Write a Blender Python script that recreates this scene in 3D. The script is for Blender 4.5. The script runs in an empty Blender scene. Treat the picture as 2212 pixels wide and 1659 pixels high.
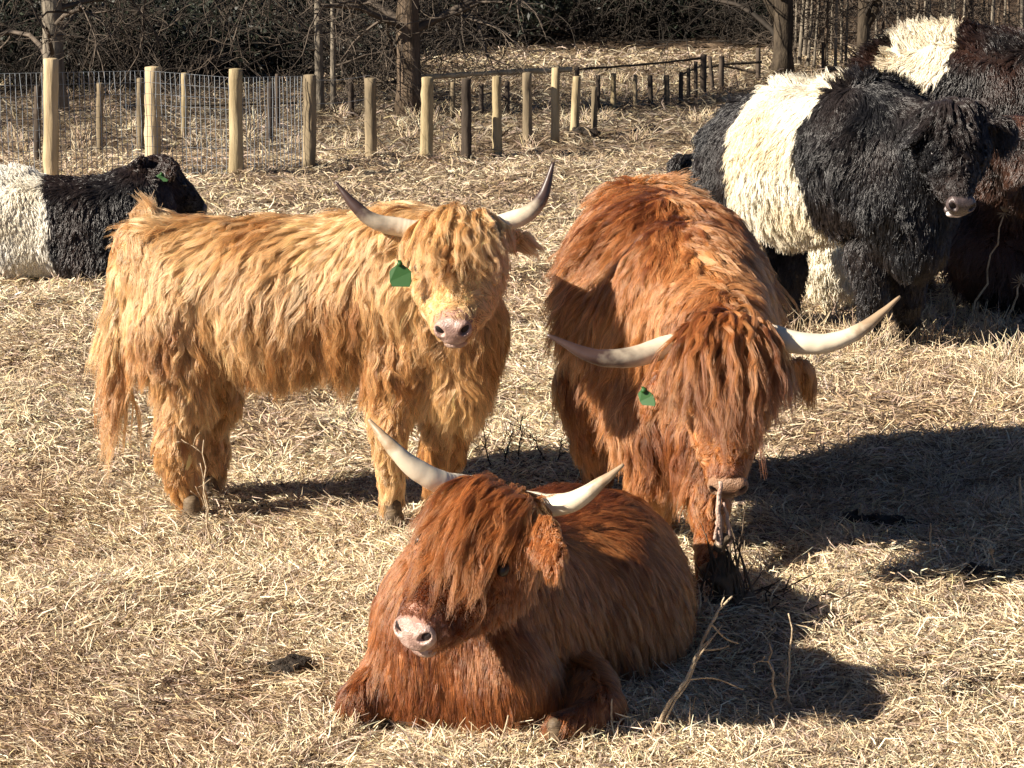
import bpy, math, random
import numpy as np
from mathutils import Vector
from mathutils.kdtree import KDTree

random.seed(7)
rng = np.random.default_rng(7)
sc = bpy.context.scene

# ------------------------------------------------------------------ camera
PITCH = math.radians(11.7)
F = 4731.0                      # focal length in units of a 2212-wide picture
CAMH = 2.0
cam_d = bpy.data.cameras.new('camera')
cam = bpy.data.objects.new('camera', cam_d)
sc.collection.objects.link(cam)
cam.location = (0, 0, CAMH)
cam.rotation_euler = (math.pi / 2 - PITCH, 0, 0)
cam_d.sensor_width = 36.0
cam_d.lens = 36.0 * F / 2212.0
cam_d.clip_start = 0.1
cam_d.clip_end = 500
sc.camera = cam

# ------------------------------------------------------------------ light
SUN_AZ = math.radians(23)       # light travels towards +x, turned this much towards +y
SUN_EL = math.radians(31)
w = bpy.data.worlds.new('World')
sc.world = w
w.use_nodes = True
nt = w.node_tree
bg = nt.nodes['Background']
sky = nt.nodes.new('ShaderNodeTexSky')
sky.sky_type = 'NISHITA'
sky.sun_disc = False
sky.sun_elevation = SUN_EL
sky.air_density = 0.35
sky.dust_density = 0.2
sky.altitude = 900
# direction towards the sun
sdx, sdy = -math.cos(SUN_AZ), -math.sin(SUN_AZ)
sky.sun_rotation = math.atan2(sdx, sdy)
nt.links.new(sky.outputs[0], bg.inputs[0])
bg.inputs[1].default_value = 0.05
sun_d = bpy.data.lights.new('sun', 'SUN')
sun_d.energy = 5.0
sun_d.angle = math.radians(0.5)
sun_d.color = (1.0, 0.90, 0.76)
sun = bpy.data.objects.new('sun', sun_d)
sc.collection.objects.link(sun)
to_sun = Vector((sdx * math.cos(SUN_EL), sdy * math.cos(SUN_EL), math.sin(SUN_EL)))
sun.rotation_euler = to_sun.to_track_quat('Z', 'Y').to_euler()
sun.location = (-10, -5, 12)
sc.view_settings.view_transform = 'Standard'
sc.view_settings.look = 'None'
sc.view_settings.exposure = 1.18
sc.view_settings.gamma = 1.0
sc.cycles.max_bounces = 6
sc.cycles.diffuse_bounces = 3
sc.cycles.glossy_bounces = 2
sc.cycles.transmission_bounces = 4
sc.cycles.transparent_max_bounces = 8

# ------------------------------------------------------------------ helpers
def W(px, py, Y):
    """world point at distance Y seen at (px,py) of the 2212x1659 picture"""
    u = (px - 1106.0) / F
    v = -(py - 829.5) / F
    d = np.array([u, math.cos(PITCH) + v * math.sin(PITCH), -math.sin(PITCH) + v * math.cos(PITCH)])
    t = Y / d[1]
    return np.array([d[0] * t, Y, CAMH + d[2] * t])

def G(px, py, z=0.0):
    u = (px - 1106.0) / F
    v = -(py - 829.5) / F
    d = np.array([u, math.cos(PITCH) + v * math.sin(PITCH), -math.sin(PITCH) + v * math.cos(PITCH)])
    t = (z - CAMH) / d[2]
    return np.array([d[0] * t, d[1] * t, z])

def norm(a):
    a = np.asarray(a, float)
    return a / (np.linalg.norm(a, axis=-1, keepdims=True) + 1e-9)

def tag(o, label=None, cat=None, group=None, kind=None):
    if label: o['label'] = label
    if cat: o['category'] = cat
    if group: o['group'] = group
    if kind: o['kind'] = kind
    return o

def empty(name, loc):
    o = bpy.data.objects.new(name, None)
    o.location = tuple(float(c) for c in loc)
    o.empty_display_size = 0.1
    sc.collection.objects.link(o)
    return o

def link(name, data, parent=None, origin=(0, 0, 0)):
    o = bpy.data.objects.new(name, data)
    sc.collection.objects.link(o)
    if parent is not None:
        o.parent = parent
    return o

def mesh(name, verts, faces, mat=None, parent=None, origin=None, smooth=True, cols=None, fattr=None):
    """faces: (N,3) or (N,4) int array or a list of such arrays. verts in world space; origin is subtracted"""
    verts = np.asarray(verts, np.float32)
    if origin is not None:
        verts = verts - np.asarray(origin, np.float32)[None, :]
    if not isinstance(faces, list):
        faces = [faces]
    faces = [np.asarray(f, np.int32) for f in faces if len(f)]
    me = bpy.data.meshes.new(name)
    nl = sum(f.size for f in faces)
    nf = sum(len(f) for f in faces)
    me.vertices.add(len(verts))
    me.vertices.foreach_set('co', verts.ravel())
    me.loops.add(nl)
    me.loops.foreach_set('vertex_index', np.concatenate([f.ravel() for f in faces]))
    me.polygons.add(nf)
    tot = np.concatenate([np.full(len(f), f.shape[1], np.int32) for f in faces])
    st = np.concatenate([[0], np.cumsum(tot)[:-1]]).astype(np.int32)
    me.polygons.foreach_set('loop_start', st)
    me.polygons.foreach_set('loop_total', tot)
    me.update(calc_edges=True)
    me.polygons.foreach_set('use_smooth', np.full(nf, bool(smooth)))
    if cols is not None:
        a = me.color_attributes.new('col', 'FLOAT_COLOR', 'POINT')
        c = np.ones((len(verts), 4), np.float32)
        c[:, :3] = cols
        a.data.foreach_set('color', c.ravel())
    if fattr is not None:
        for k, v in fattr.items():
            a = me.attributes.new(k, 'FLOAT', 'POINT')
            a.data.foreach_set('value', np.asarray(v, np.float32))
    if mat is not None:
        me.materials.append(mat)
    return link(name, me, parent)

# smooth value noise, vectorised --------------------------------------------
_perm = np.random.default_rng(3).random((64, 64, 64)).astype(np.float32)
def vnoise(p):
    p = np.asarray(p, np.float64)
    i = np.floor(p).astype(int)
    f = p - i
    f = f * f * (3 - 2 * f)
    r = 0
    for dx in (0, 1):
        for dy in (0, 1):
            for dz in (0, 1):
                wgt = (f[..., 0] if dx else 1 - f[..., 0]) * (f[..., 1] if dy else 1 - f[..., 1]) * (f[..., 2] if dz else 1 - f[..., 2])
                r = r + wgt * _perm[(i[..., 0] + dx) & 63, (i[..., 1] + dy) & 63, (i[..., 2] + dz) & 63]
    return r * 2 - 1

def vn3(p, off=0.0):
    return np.stack([vnoise(p + off), vnoise(p + off + 17.3), vnoise(p + off + 41.7)], -1)

def smooth01(x):
    x = np.clip(x, 0, 1)
    return x * x * (3 - 2 * x)

def ground_h(x, y):
    x = np.asarray(x, float); y = np.asarray(y, float)
    z0 = np.zeros_like(x)
    h = 0.028 * vnoise(np.stack([x * 1.3, y * 1.3, z0 + 3.1], -1))
    h += 0.030 * vnoise(np.stack([x * 3.6, y * 2.6, z0 + 9.1], -1))
    h += 0.014 * vnoise(np.stack([x * 9, y * 7, z0 + 5.1], -1))
    h *= smooth01((y - 3) / 1.5) * 0.9 + 0.1
    # the rise of the wooded slope behind the fences
    r = np.clip(y - 35.5, 0, None)
    h = h + 0.075 * r + 0.22 * np.clip(y - 46, 0, None) + 0.12 * smooth01(r / 5) * vnoise(np.stack([x * .35, y * .35, z0], -1))
    return h

# ------------------------------------------------------------------ materials
def new_mat(name):
    m = bpy.data.materials.new(name)
    m.use_nodes = True
    n = m.node_tree.nodes
    return m, m.node_tree, n['Principled BSDF']

def noise_mat(name, c1, c2, scale=5.0, rough=0.8, detail=6, stretch=(1, 1, 1), bump=0.3, bscale=None, spec=0.3, c3=None):
    m, t, b = new_mat(name)
    tc = t.nodes.new('ShaderNodeTexCoord')
    mp = t.nodes.new('ShaderNodeMapping')
    mp.inputs['Scale'].default_value = stretch
    no = t.nodes.new('ShaderNodeTexNoise')
    no.inputs['Scale'].default_value = scale
    no.inputs['Detail'].default_value = detail
    no.inputs['Roughness'].default_value = 0.65
    cr = t.nodes.new('ShaderNodeValToRGB')
    cr.color_ramp.elements[0].position = 0.32
    cr.color_ramp.elements[1].position = 0.68
    cr.color_ramp.elements[0].color = (*c1, 1)
    cr.color_ramp.elements[1].color = (*c2, 1)
    if c3:
        e = cr.color_ramp.elements.new(0.5); e.color = (*c3, 1)
    t.links.new(tc.outputs['Object'], mp.inputs[0])
    t.links.new(mp.outputs[0], no.inputs['Vector'])
    t.links.new(no.outputs['Fac'], cr.inputs[0])
    t.links.new(cr.outputs[0], b.inputs['Base Color'])
    b.inputs['Roughness'].default_value = rough
    b.inputs['Specular IOR Level'].default_value = spec
    if bump:
        n2 = t.nodes.new('ShaderNodeTexNoise')
        n2.inputs['Scale'].default_value = bscale or scale * 3
        n2.inputs['Detail'].default_value = 6
        bp = t.nodes.new('ShaderNodeBump')
        bp.inputs['Strength'].default_value = bump
        bp.inputs['Distance'].default_value = 0.02
        t.links.new(mp.outputs[0], n2.inputs['Vector'])
        t.links.new(n2.outputs['Fac'], bp.inputs['Height'])
        t.links.new(bp.outputs[0], b.inputs['Normal'])
    return m

def attr_mat(name, rough=0.6, spec=0.3, trans=0.0, tip=0.0, coat=0.0):
    """colour from the 'col' attribute; trans mixes in a little translucency (thin straw, hair)"""
    m, t, b = new_mat(name)
    a = t.nodes.new('ShaderNodeAttribute')
    a.attribute_name = 'col'
    col = a.outputs['Color']
    if tip:
        hi = t.nodes.new('ShaderNodeHairInfo')
        mr = t.nodes.new('ShaderNodeMapRange')
        mr.inputs['To Min'].default_value = 1.0 - tip * 0.5
        mr.inputs['To Max'].default_value = 1.0 + tip
        t.links.new(hi.outputs['Intercept'], mr.inputs['Value'])
        mx = t.nodes.new('ShaderNodeVectorMath'); mx.operation = 'SCALE'
        t.links.new(col, mx.inputs[0]); t.links.new(mr.outputs[0], mx.inputs['Scale'])
        col = mx.outputs[0]
    t.links.new(col, b.inputs['Base Color'])
    b.inputs['Roughness'].default_value = rough
    b.inputs['Specular IOR Level'].default_value = spec
    if trans:
        tr = t.nodes.new('ShaderNodeBsdfTranslucent')
        t.links.new(col, tr.inputs[0])
        mix = t.nodes.new('ShaderNodeMixShader')
        mix.inputs[0].default_value = trans
        t.links.new(b.outputs[0], mix.inputs[1]); t.links.new(tr.outputs[0], mix.inputs[2])
        t.links.new(mix.outputs[0], t.nodes['Material Output'].inputs[0])
    return m

def hair_mat(name, rough=.32, radial=.45, tip=.25):
    m, t, b = new_mat(name)
    a = t.nodes.new('ShaderNodeAttribute'); a.attribute_name = 'col'
    hi = t.nodes.new('ShaderNodeHairInfo')
    mr = t.nodes.new('ShaderNodeMapRange')
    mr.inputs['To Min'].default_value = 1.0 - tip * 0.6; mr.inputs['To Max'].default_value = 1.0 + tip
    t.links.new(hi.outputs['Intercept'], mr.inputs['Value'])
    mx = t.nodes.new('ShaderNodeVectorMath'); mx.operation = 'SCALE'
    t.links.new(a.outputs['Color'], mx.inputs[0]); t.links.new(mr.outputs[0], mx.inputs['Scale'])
    h = t.nodes.new('ShaderNodeBsdfHairPrincipled')
    h.model = 'CHIANG'; h.parametrization = 'COLOR'
    t.links.new(mx.outputs[0], h.inputs['Color'])
    h.inputs['Roughness'].default_value = rough; h.inputs['Radial Roughness'].default_value = radial
    h.inputs['Random Roughness'].default_value = .2
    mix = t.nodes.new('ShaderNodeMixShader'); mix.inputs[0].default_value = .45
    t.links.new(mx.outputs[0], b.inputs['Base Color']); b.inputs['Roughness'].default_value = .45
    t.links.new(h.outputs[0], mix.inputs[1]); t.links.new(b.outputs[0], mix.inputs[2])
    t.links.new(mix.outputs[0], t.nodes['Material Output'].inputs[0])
    return m
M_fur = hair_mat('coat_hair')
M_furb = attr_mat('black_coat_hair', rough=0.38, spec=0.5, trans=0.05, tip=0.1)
M_skin = attr_mat('hide', rough=0.9, spec=0.1)
M_straw = attr_mat('dry_straw', rough=0.55, spec=0.35, trans=0.15)
M_ground = noise_mat('soil_and_thatch', (0.07, 0.048, 0.035), (0.27, 0.195, 0.125), 26, 0.95, 10, bump=0.8, bscale=60, spec=0.1)
M_litter = noise_mat('leaf_litter', (0.02, 0.014, 0.010), (0.13, 0.09, 0.06), 3.5, 0.95, 12, bump=1.0, bscale=9, spec=0.05)
M_bark = noise_mat('grey_bark', (0.09, 0.075, 0.06), (0.30, 0.26, 0.20), 14, 0.9, 8, (1, 1, .3), 0.9, 40, 0.1)
M_barkd = noise_mat('dark_bark', (0.02, 0.016, 0.013), (0.10, 0.078, 0.055), 14, 0.9, 8, (1, 1, .3), 0.9, 40, 0.1)
M_barkb = noise_mat('brown_bark', (0.06, 0.045, 0.03), (0.19, 0.14, 0.10), 18, 0.9, 8, (1, 1, .22), 1.0, 45, 0.1)
M_twig = noise_mat('twig_bark', (0.035, 0.028, 0.022), (0.16, 0.125, 0.095), 3, 0.85, 3, bump=0)
M_twigd = noise_mat('dark_twig_bark', (0.012, 0.010, 0.008), (0.055, 0.043, 0.033), 3, 0.85, 3, bump=0)
M_post = noise_mat('treated_post_wood', (0.30, 0.22, 0.12), (0.64, 0.51, 0.32), 10, 0.75, 8, (1, 1, .12), 0.5, 30, 0.2)
M_postg = noise_mat('weathered_post_wood', (0.09, 0.072, 0.05), (0.33, 0.26, 0.165), 10, 0.85, 8, (1, 1, .15), 0.5, 30, 0.1)
M_posty = noise_mat('yellow_post_wood', (0.16, 0.12, 0.065), (0.52, 0.42, 0.25), 10, 0.8, 8, (1, 1, .15), 0.5, 30, 0.1)
M_postd = noise_mat('dark_post_wood', (0.03, 0.024, 0.02), (0.11, 0.085, 0.065), 10, 0.85, 8, (1, 1, .15), 0.5, 30, 0.1)
M_wire = new_mat('galvanised_wire')[0]
_b = M_wire.node_tree.nodes['Principled BSDF']; _b.inputs['Base Color'].default_value = (0.30, 0.33, 0.36, 1); _b.inputs['Metallic'].default_value = 0.4; _b.inputs['Roughness'].default_value = 0.55
M_dung = noise_mat('dark_clod', (0.012, 0.009, 0.007), (0.05, 0.036, 0.025), 30, 0.8, 8, bump=1.0, bscale=80, spec=0.3)
M_ever = attr_mat('evergreen_leaf', rough=0.5, spec=0.3)
M_stick = noise_mat('dead_stick', (0.30, 0.21, 0.13), (0.62, 0.50, 0.34), 25, 0.8, 6, bump=0.6, bscale=80, spec=0.1)
M_stickp = noise_mat('pale_pink_stick', (0.36, 0.22, 0.17), (0.62, 0.47, 0.38), 25, 0.8, 6, bump=0.6, bscale=80, spec=0.1)
M_rock = noise_mat('grey_rock', (0.16, 0.14, 0.12), (0.34, 0.30, 0.26), 12, 0.9, 8, bump=1.0, bscale=40, spec=0.1)
M_nose = noise_mat('pink_nose', (0.24, 0.15, 0.125), (0.54, 0.40, 0.34), 26, 0.30, 5, bump=0.35, bscale=220, spec=0.7, c3=(.40, .25, .20))
M_noset = noise_mat('tan_nose', (0.22, 0.11, 0.06), (0.42, 0.25, 0.15), 26, 0.4, 6, bump=0.5, bscale=220, spec=0.5)
M_noseb = noise_mat('black_nose', (0.03, 0.022, 0.022), (0.14, 0.105, 0.10), 22, 0.25, 5, bump=0.3, bscale=200, spec=0.7)
M_pit = new_mat('nostril_inside')[0]
_b = M_pit.node_tree.nodes['Principled BSDF']; _b.inputs['Base Color'].default_value = (0.015, 0.008, 0.008, 1); _b.inputs['Roughness'].default_value = 0.6
M_eye = new_mat('eye')[0]
_b = M_eye.node_tree.nodes['Principled BSDF']; _b.inputs['Base Color'].default_value = (0.012, 0.007, 0.005, 1); _b.inputs['Roughness'].default_value = 0.28
M_lip = new_mat('pale_wet_lip')[0]
_b = M_lip.node_tree.nodes['Principled BSDF']; _b.inputs['Base Color'].default_value = (0.75, 0.68, 0.66, 1); _b.inputs['Roughness'].default_value = 0.25
M_tag = new_mat('green_plastic')[0]
_b = M_tag.node_tree.nodes['Principled BSDF']; _b.inputs['Base Color'].default_value = (0.020, 0.085, 0.012, 1); _b.inputs['Roughness'].default_value = 0.6
M_hoof = noise_mat('hoof', (0.06, 0.04, 0.025), (0.20, 0.14, 0.08), 20, 0.6, 5, (1, 1, 3), 0.3)

def horn_mat(name, tipc, tipstart):
    m, t, b = new_mat(name)
    a = t.nodes.new('ShaderNodeAttribute'); a.attribute_name = 'tip'
    no = t.nodes.new('ShaderNodeTexNoise'); no.inputs['Scale'].default_value = 30; no.inputs['Detail'].default_value = 5
    tc = t.nodes.new('ShaderNodeTexCoord'); t.links.new(tc.outputs['Object'], no.inputs['Vector'])
    ad = t.nodes.new('ShaderNodeMath'); ad.operation = 'MULTIPLY_ADD'; ad.inputs[1].default_value = 0.30; 
    t.links.new(no.outputs['Fac'], ad.inputs[0]); t.links.new(a.outputs['Fac'], ad.inputs[2])
    cr = t.nodes.new('ShaderNodeValToRGB')
    e = cr.color_ramp.elements
    e[0].position = 0.0; e[0].color = (0.60, 0.49, 0.34, 1)
    e[1].position = 0.22; e[1].color = (0.80, 0.72, 0.56, 1)
    x = e.new(tipstart); x.color = (0.68, 0.58, 0.43, 1)
    x = e.new(min(1.0, tipstart + 0.30)); x.color = (*tipc, 1)
    t.links.new(ad.outputs[0], cr.inputs[0]); t.links.new(cr.outputs[0], b.inputs['Base Color'])
    b.inputs['Roughness'].default_value = 0.38
    b.inputs['Specular IOR Level'].default_value = 0.5
    bp = t.nodes.new('ShaderNodeBump'); bp.inputs['Strength'].default_value = 0.25; bp.inputs['Distance'].default_value = 0.004
    t.links.new(no.outputs['Fac'], bp.inputs['Height']); t.links.new(bp.outputs[0], b.inputs['Normal'])
    return m
M_hornd = horn_mat('horn_dark_tip', (0.06, 0.035, 0.03), 0.62)
M_hornl = horn_mat('horn_light', (0.34, 0.24, 0.15), 0.88)

# ------------------------------------------------------------------ tubes and ribbons in bulk
def tubes(P, R, sides=5, caps=True):
    """P (N,M,3), R (N,M): N tubes of M rings"""
    P = np.asarray(P, float); R = np.asarray(R, float)
    N, M, _ = P.shape
    T = np.gradient(P, axis=1)
    T = norm(T)
    ref = np.where(np.abs(T[..., 2:3]) > 0.85, np.array([1.0, 0, 0]), np.array([0, 0, 1.0]))
    # a constant reference per tube keeps rings from twisting
    ref = np.repeat(ref[:, :1], M, axis=1)
    A = norm(np.cross(T, ref)); B = np.cross(T, A)
    ang = np.linspace(0, 2 * math.pi, sides, endpoint=False)
    V = P[:, :, None, :] + R[:, :, None, None] * (np.cos(ang)[None, None, :, None] * A[:, :, None, :] + np.sin(ang)[None, None, :, None] * B[:, :, None, :])
    idx = np.arange(N * M * sides).reshape(N, M, sides)
    a = idx[:, :-1, :]; b = np.roll(a, -1, 2); d = idx[:, 1:, :]; c = np.roll(d, -1, 2)
    Q = np.stack([a, b, c, d], -1).reshape(-1, 4)
    faces = [Q[:, ::-1]]
    if caps and sides > 3:
        faces_c = np.concatenate([idx[:, 0, :], idx[:, -1, ::-1]])
        faces.append(faces_c)
    return V.reshape(-1, 3), faces

def join(parts):
    vs, fs, off = [], {}, 0
    for v, f in parts:
        vs.append(v)
        for ff in (f if isinstance(f, list) else [f]):
            if len(ff):
                fs.setdefault(ff.shape[1], []).append(ff + off)
        off += len(v)
    return np.concatenate(vs), [np.concatenate(x) for x in fs.values()]

def spline(pts, n):
    """Catmull-Rom through rows of pts (any columns)"""
    p = np.asarray(pts, float)
    p = np.vstack([2 * p[0] - p[1], p, 2 * p[-1] - p[-2]])
    k = len(p) - 3
    t = np.linspace(0, k - 1e-6, n)
    i = t.astype(int); f = (t - i)[:, None]
    a, b, c, d = p[i], p[i + 1], p[i + 2], p[i + 3]
    return 0.5 * ((2 * b) + (-a + c) * f + (2 * a - 5 * b + 4 * c - d) * f ** 2 + (-a + 3 * b - 3 * c + d) * f ** 3)

# ------------------------------------------------------------------ signed distance bodies
class Body:
    def __init__(s, res=0.014, k=0.045):
        s.pr = []; s.res = res; s.k = k
    def cone(s, a, b, ra, rb, k=None):
        s.pr.append(('c', np.array(a, float), np.array(b, float), ra, rb, k or s.k))
    def ell(s, c, R, radii, k=None):
        s.pr.append(('e', np.array(c, float), np.array(R, float), np.array(radii, float), None, k or s.k))
    def cut(s, c, R, radii, k=0.01):
        s.pr.append(('x', np.array(c, float), np.array(R, float), np.array(radii, float), None, k))
    def ev(s, p):
        d = np.full(p.shape[:-1], 10.0)
        for kind, a, b, ra, rb, k in s.pr:
            if kind == 'c':
                ba = b - a
                t = np.clip(((p - a) @ ba) / (ba @ ba + 1e-9), 0, 1)
                q = np.linalg.norm(p - a - t[..., None] * ba, axis=-1) - (ra + (rb - ra) * t)
            else:
                l = (p - a) @ b.T
                k0 = np.linalg.norm(l / ra, axis=-1)
                k1 = np.linalg.norm(l / (ra ** 2), axis=-1) + 1e-9
                q = k0 * (k0 - 1) / k1
            if kind == 'x':
                h = np.clip(0.5 - 0.5 * (d + q) / k, 0, 1)
                d = d * (1 - h) + (-q) * h + k * h * (1 - h)
            else:
                h = np.clip(0.5 + 0.5 * (q - d) / k, 0, 1)
                d = q * (1 - h) + d * h - k * h * (1 - h)
        return d
    def build(s, noise=0.0, nsc=8.0, floor=None, pad=0.04):
        lo = np.full(3, 1e9); hi = -lo
        for kind, a, b, ra, rb, k in s.pr:
            if kind == 'c':
                lo = np.minimum(lo, np.minimum(a - ra, b - rb)); hi = np.maximum(hi, np.maximum(a + ra, b + rb))
            elif kind == 'e':
                m = ra.max(); lo = np.minimum(lo, a - m); hi = np.maximum(hi, a + m)
        lo -= pad + s.res; hi += pad + s.res
        n = np.ceil((hi - lo) / s.res).astype(int) + 1
        ax = [lo[i] + np.arange(n[i]) * s.res for i in range(3)]
        X = np.stack(np.meshgrid(*ax, indexing='ij'), -1)
        D = s.ev(X)
        if floor is not None:
            D = np.maximum(D, floor - X[..., 2])
        if noise:
            D = D + noise * vnoise(X * nsc)
        s.lo, s.n, s.D = lo, n, D
        g = np.gradient(D, s.res)
        s.Gr = np.stack(g, -1)
        # surface nets
        S = D < 0
        c = [S[dx:n[0] - 1 + dx, dy:n[1] - 1 + dy, dz:n[2] - 1 + dz] for dx in (0, 1) for dy in (0, 1) for dz in (0, 1)]
        cnt = sum(x.astype(int) for x in c)
        cell = (cnt > 0) & (cnt < 8)
        ii = np.argwhere(cell)
        acc = np.zeros((len(ii), 3)); num = np.zeros(len(ii))
        cor = [(dx, dy, dz) for dx in (0, 1) for dy in (0, 1) for dz in (0, 1)]
        for a_ in cor:
            for ax_ in range(3):
                if a_[ax_]: continue
                b_ = list(a_); b_[ax_] = 1
                da = D[ii[:, 0] + a_[0], ii[:, 1] + a_[1], ii[:, 2] + a_[2]]
                db = D[ii[:, 0] + b_[0], ii[:, 1] + b_[1], ii[:, 2] + b_[2]]
                m = (da < 0) != (db < 0)
                t = np.where(m, da / (da - db + 1e-12), 0)
                pt = np.array(a_, float)[None] + np.zeros((len(ii), 3)); pt[:, ax_] += t
                acc[m] += pt[m]; num[m] += 1
        V = lo + (ii + acc / num[:, None]) * s.res
        vid = -np.ones(cell.shape, int); vid[cell] = np.arange(len(ii))
        quads = []
        for ax_ in range(3):
            u, v = (ax_ + 1) % 3, (ax_ + 2) % 3
            sl0 = [slice(None)] * 3; sl1 = [slice(None)] * 3
            sl0[ax_] = slice(0, -1); sl1[ax_] = slice(1, None)
            A = S[tuple(sl0)]; Bm = S[tuple(sl1)]
            ch = np.argwhere(A != Bm)
            ok = (ch[:, u] > 0) & (ch[:, v] > 0) & (ch[:, u] < n[u] - 1) & (ch[:, v] < n[v] - 1)
            ch = ch[ok]
            def get(du, dv):
                q = ch.copy(); q[:, u] += du; q[:, v] += dv
                return vid[q[:, 0], q[:, 1], q[:, 2]]
            q = np.stack([get(-1, -1), get(0, -1), get(0, 0), get(-1, 0)], -1)
            inside = A[ch[:, 0], ch[:, 1], ch[:, 2]]
            q = np.where(inside[:, None], q, q[:, ::-1])
            quads.append(q)
        Q = np.concatenate(quads)
        s.V, s.Q = V, Q
        return V, Q
    def sample(s, p):
        q = (p - s.lo) / s.res
        qc = np.clip(q, 0.001, s.n - 1.001)
        out = np.linalg.norm((q - qc), axis=-1) * s.res
        i = qc.astype(int); f = qc - i
        d = 0; g = 0
        for dx in (0, 1):
            for dy in (0, 1):
                for dz in (0, 1):
                    wv = (f[..., 0] if dx else 1 - f[..., 0]) * (f[..., 1] if dy else 1 - f[..., 1]) * (f[..., 2] if dz else 1 - f[..., 2])
                    d = d + wv * s.D[i[..., 0] + dx, i[..., 1] + dy, i[..., 2] + dz]
                    g = g + wv[..., None] * s.Gr[i[..., 0] + dx, i[..., 1] + dy, i[..., 2] + dz]
        return d + out, norm(g)

# ------------------------------------------------------------------ fur
def grow(body, nstr, nclump, ctrl, colf, rad=0.0012, M=8, wave=0.007, wlen=0.07, clump=0.85, lift=0.5, grav=0.25,
         stray=0.05, bald=None, seed=1, loft=0.022, frizz=0.002, curl=0.0, layers=0.35, head=None, cn=(.38, .26, .14, .10), lv=.5, rootmask=None, fieldf=None, mega=0.35, nmega=None):
    r = np.random.default_rng(seed)
    V, Q = body.V, body.Q
    T = np.concatenate([Q[:, [0, 1, 2]], Q[:, [0, 2, 3]]])
    A, B_, C_ = V[T[:, 0]], V[T[:, 1]], V[T[:, 2]]
    area = np.linalg.norm(np.cross(B_ - A, C_ - A), axis=1) * .5
    area = area * (((A[:, 2]) > 0.0) + 0.02)
    if rootmask is not None: area = area * rootmask((A + B_ + C_) / 3)
    pk = r.choice(len(T), nstr, p=area / area.sum())
    u = r.random((nstr, 2)); fl = u.sum(1) > 1; u[fl] = 1 - u[fl]
    root = A[pk] + u[:, :1] * (B_ - A)[pk] + u[:, 1:] * (C_ - A)[pk]
    if fieldf is not None: ctrl = [(np.zeros(3), D(0, 1), .1)]
    cp = np.array([c[0] for c in ctrl]); cd = norm(np.array([c[1] for c in ctrl])); cl = np.array([c[2] for c in ctrl])
    cw = np.array([c[3] if len(c) > 3 else 1.0 for c in ctrl])
    def field(p):
        d2 = ((p[:, None, :] - cp[None]) ** 2).sum(-1) + 4e-4
        wgt = cw / d2 ** 2.2
        wgt /= wgt.sum(1, keepdims=True)
        return norm(wgt @ cd), wgt @ cl
    def field(p, base=field):
        if fieldf is not None: return fieldf(p)
        cb, ln = base(p)
        if head is None: return cb, ln
        hc, hl, hw = head.field(p)
        q0, q1 = head.p(0, .05, -.09), head.p(0, .38, -.08)
        t_ = np.clip(((p - q0) @ (q1 - q0)) / ((q1 - q0) @ (q1 - q0)), 0, 1)
        dd = np.linalg.norm(p - q0 - t_[:, None] * (q1 - q0), axis=1)
        ln = ln * (head.near + (1 - head.near) * smooth01((dd - .15) / .20))
        hw = hw[:, None]
        return norm(cb * (1 - hw) + hc * hw), ln * (1 - hw[:, 0]) + hl * hw[:, 0]
    # ---- guides
    gi = r.choice(nstr, nclump, replace=False)
    gr = root[gi]
    s0, n0 = body.sample(gr)
    comb, ln = field(gr)
    comb = norm(comb + cn[0] * vn3(gr * 4.0) + cn[1] * vn3(gr * 9.0, 5) + cn[2] * vn3(gr * 22.0, 9) + cn[3] * r.normal(size=comb.shape))
    ln = ln * (1 - lv / 2 + lv * r.random(nclump))
    ct = comb - (comb * n0).sum(1, keepdims=True) * n0 * 0.8
    lf = lift * (0.5 + 1.0 * r.random((nclump, 1)))
    strays = r.random(nclump) < stray
    lf[strays] += 0.7
    d = norm(n0 * lf + norm(ct))
    off = 0.004 + loft * r.random(nclump) ** 1.5 * np.clip(ln / 0.12, 0.05, 1.6)
    gp = np.zeros((nclump, M + 1, 3)); gp[:, 0] = gr
    p = gr.copy(); h = (ln / M)[:, None]
    down = np.array([0, 0, -1.0])
    for j in range(1, M + 1):
        t = j / M
        d = norm(d + 0.30 * comb + grav * down * (0.3 + t) + 0.12 * r.normal(size=d.shape))
        pn = p + d * h
        sd, gn = body.sample(pn)
        o = off * min(1.0, t * 2.5)
        push = np.clip(o - sd, 0, None)
        pn = pn + gn * push[:, None]
        d = norm(0.35 * d + 0.65 * norm(pn - p))
        p = pn; gp[:, j] = p
    tt = np.linspace(0, 1, M + 1)[None, :, None]
    side = norm(np.cross(norm(gp[:, -1] - gp[:, 0]), n0))[:, None, :]
    ph = r.random((nclump, 1, 1)) * 6.28
    wl = wlen * (0.7 + 0.6 * r.random((nclump, 1, 1)))
    arc = ln[:, None, None] * tt
    amp = wave * np.clip(ln / 0.10, 0.1, 1.5)[:, None, None] * (0.4 + 1.2 * r.random((nclump, 1, 1)))
    gp = gp + side * amp * np.sin(arc / wl * 6.28 + ph) * np.minimum(1, tt * 2)
    if curl:
        gp = gp + n0[:, None, :] * amp * curl * np.cos(arc / wl * 6.28 + ph) * np.minimum(1, tt * 2)
    # locks gather in threes and fours towards their ends
    if mega:
        nm = nmega or max(8, nclump // 7)
        kd = KDTree(nm)
        for i in range(nm): kd.insert(gr[i], i)
        kd.balance()
        mn = np.array([kd.find(q)[1] for q in gr])
        cm = mega * (0.4 + 0.9 * r.random((nclump, 1, 1))) * tt ** 1.2
        gp = gp * (1 - cm) + gp[mn] * cm
    # ---- strands
    kd = KDTree(nclump)
    jit = r.normal(size=root.shape) * 0.004
    for i in range(nclump): kd.insert(gr[i], i)
    kd.balance()
    near = np.array([kd.find(q)[1] for q in (root + jit)])
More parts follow.
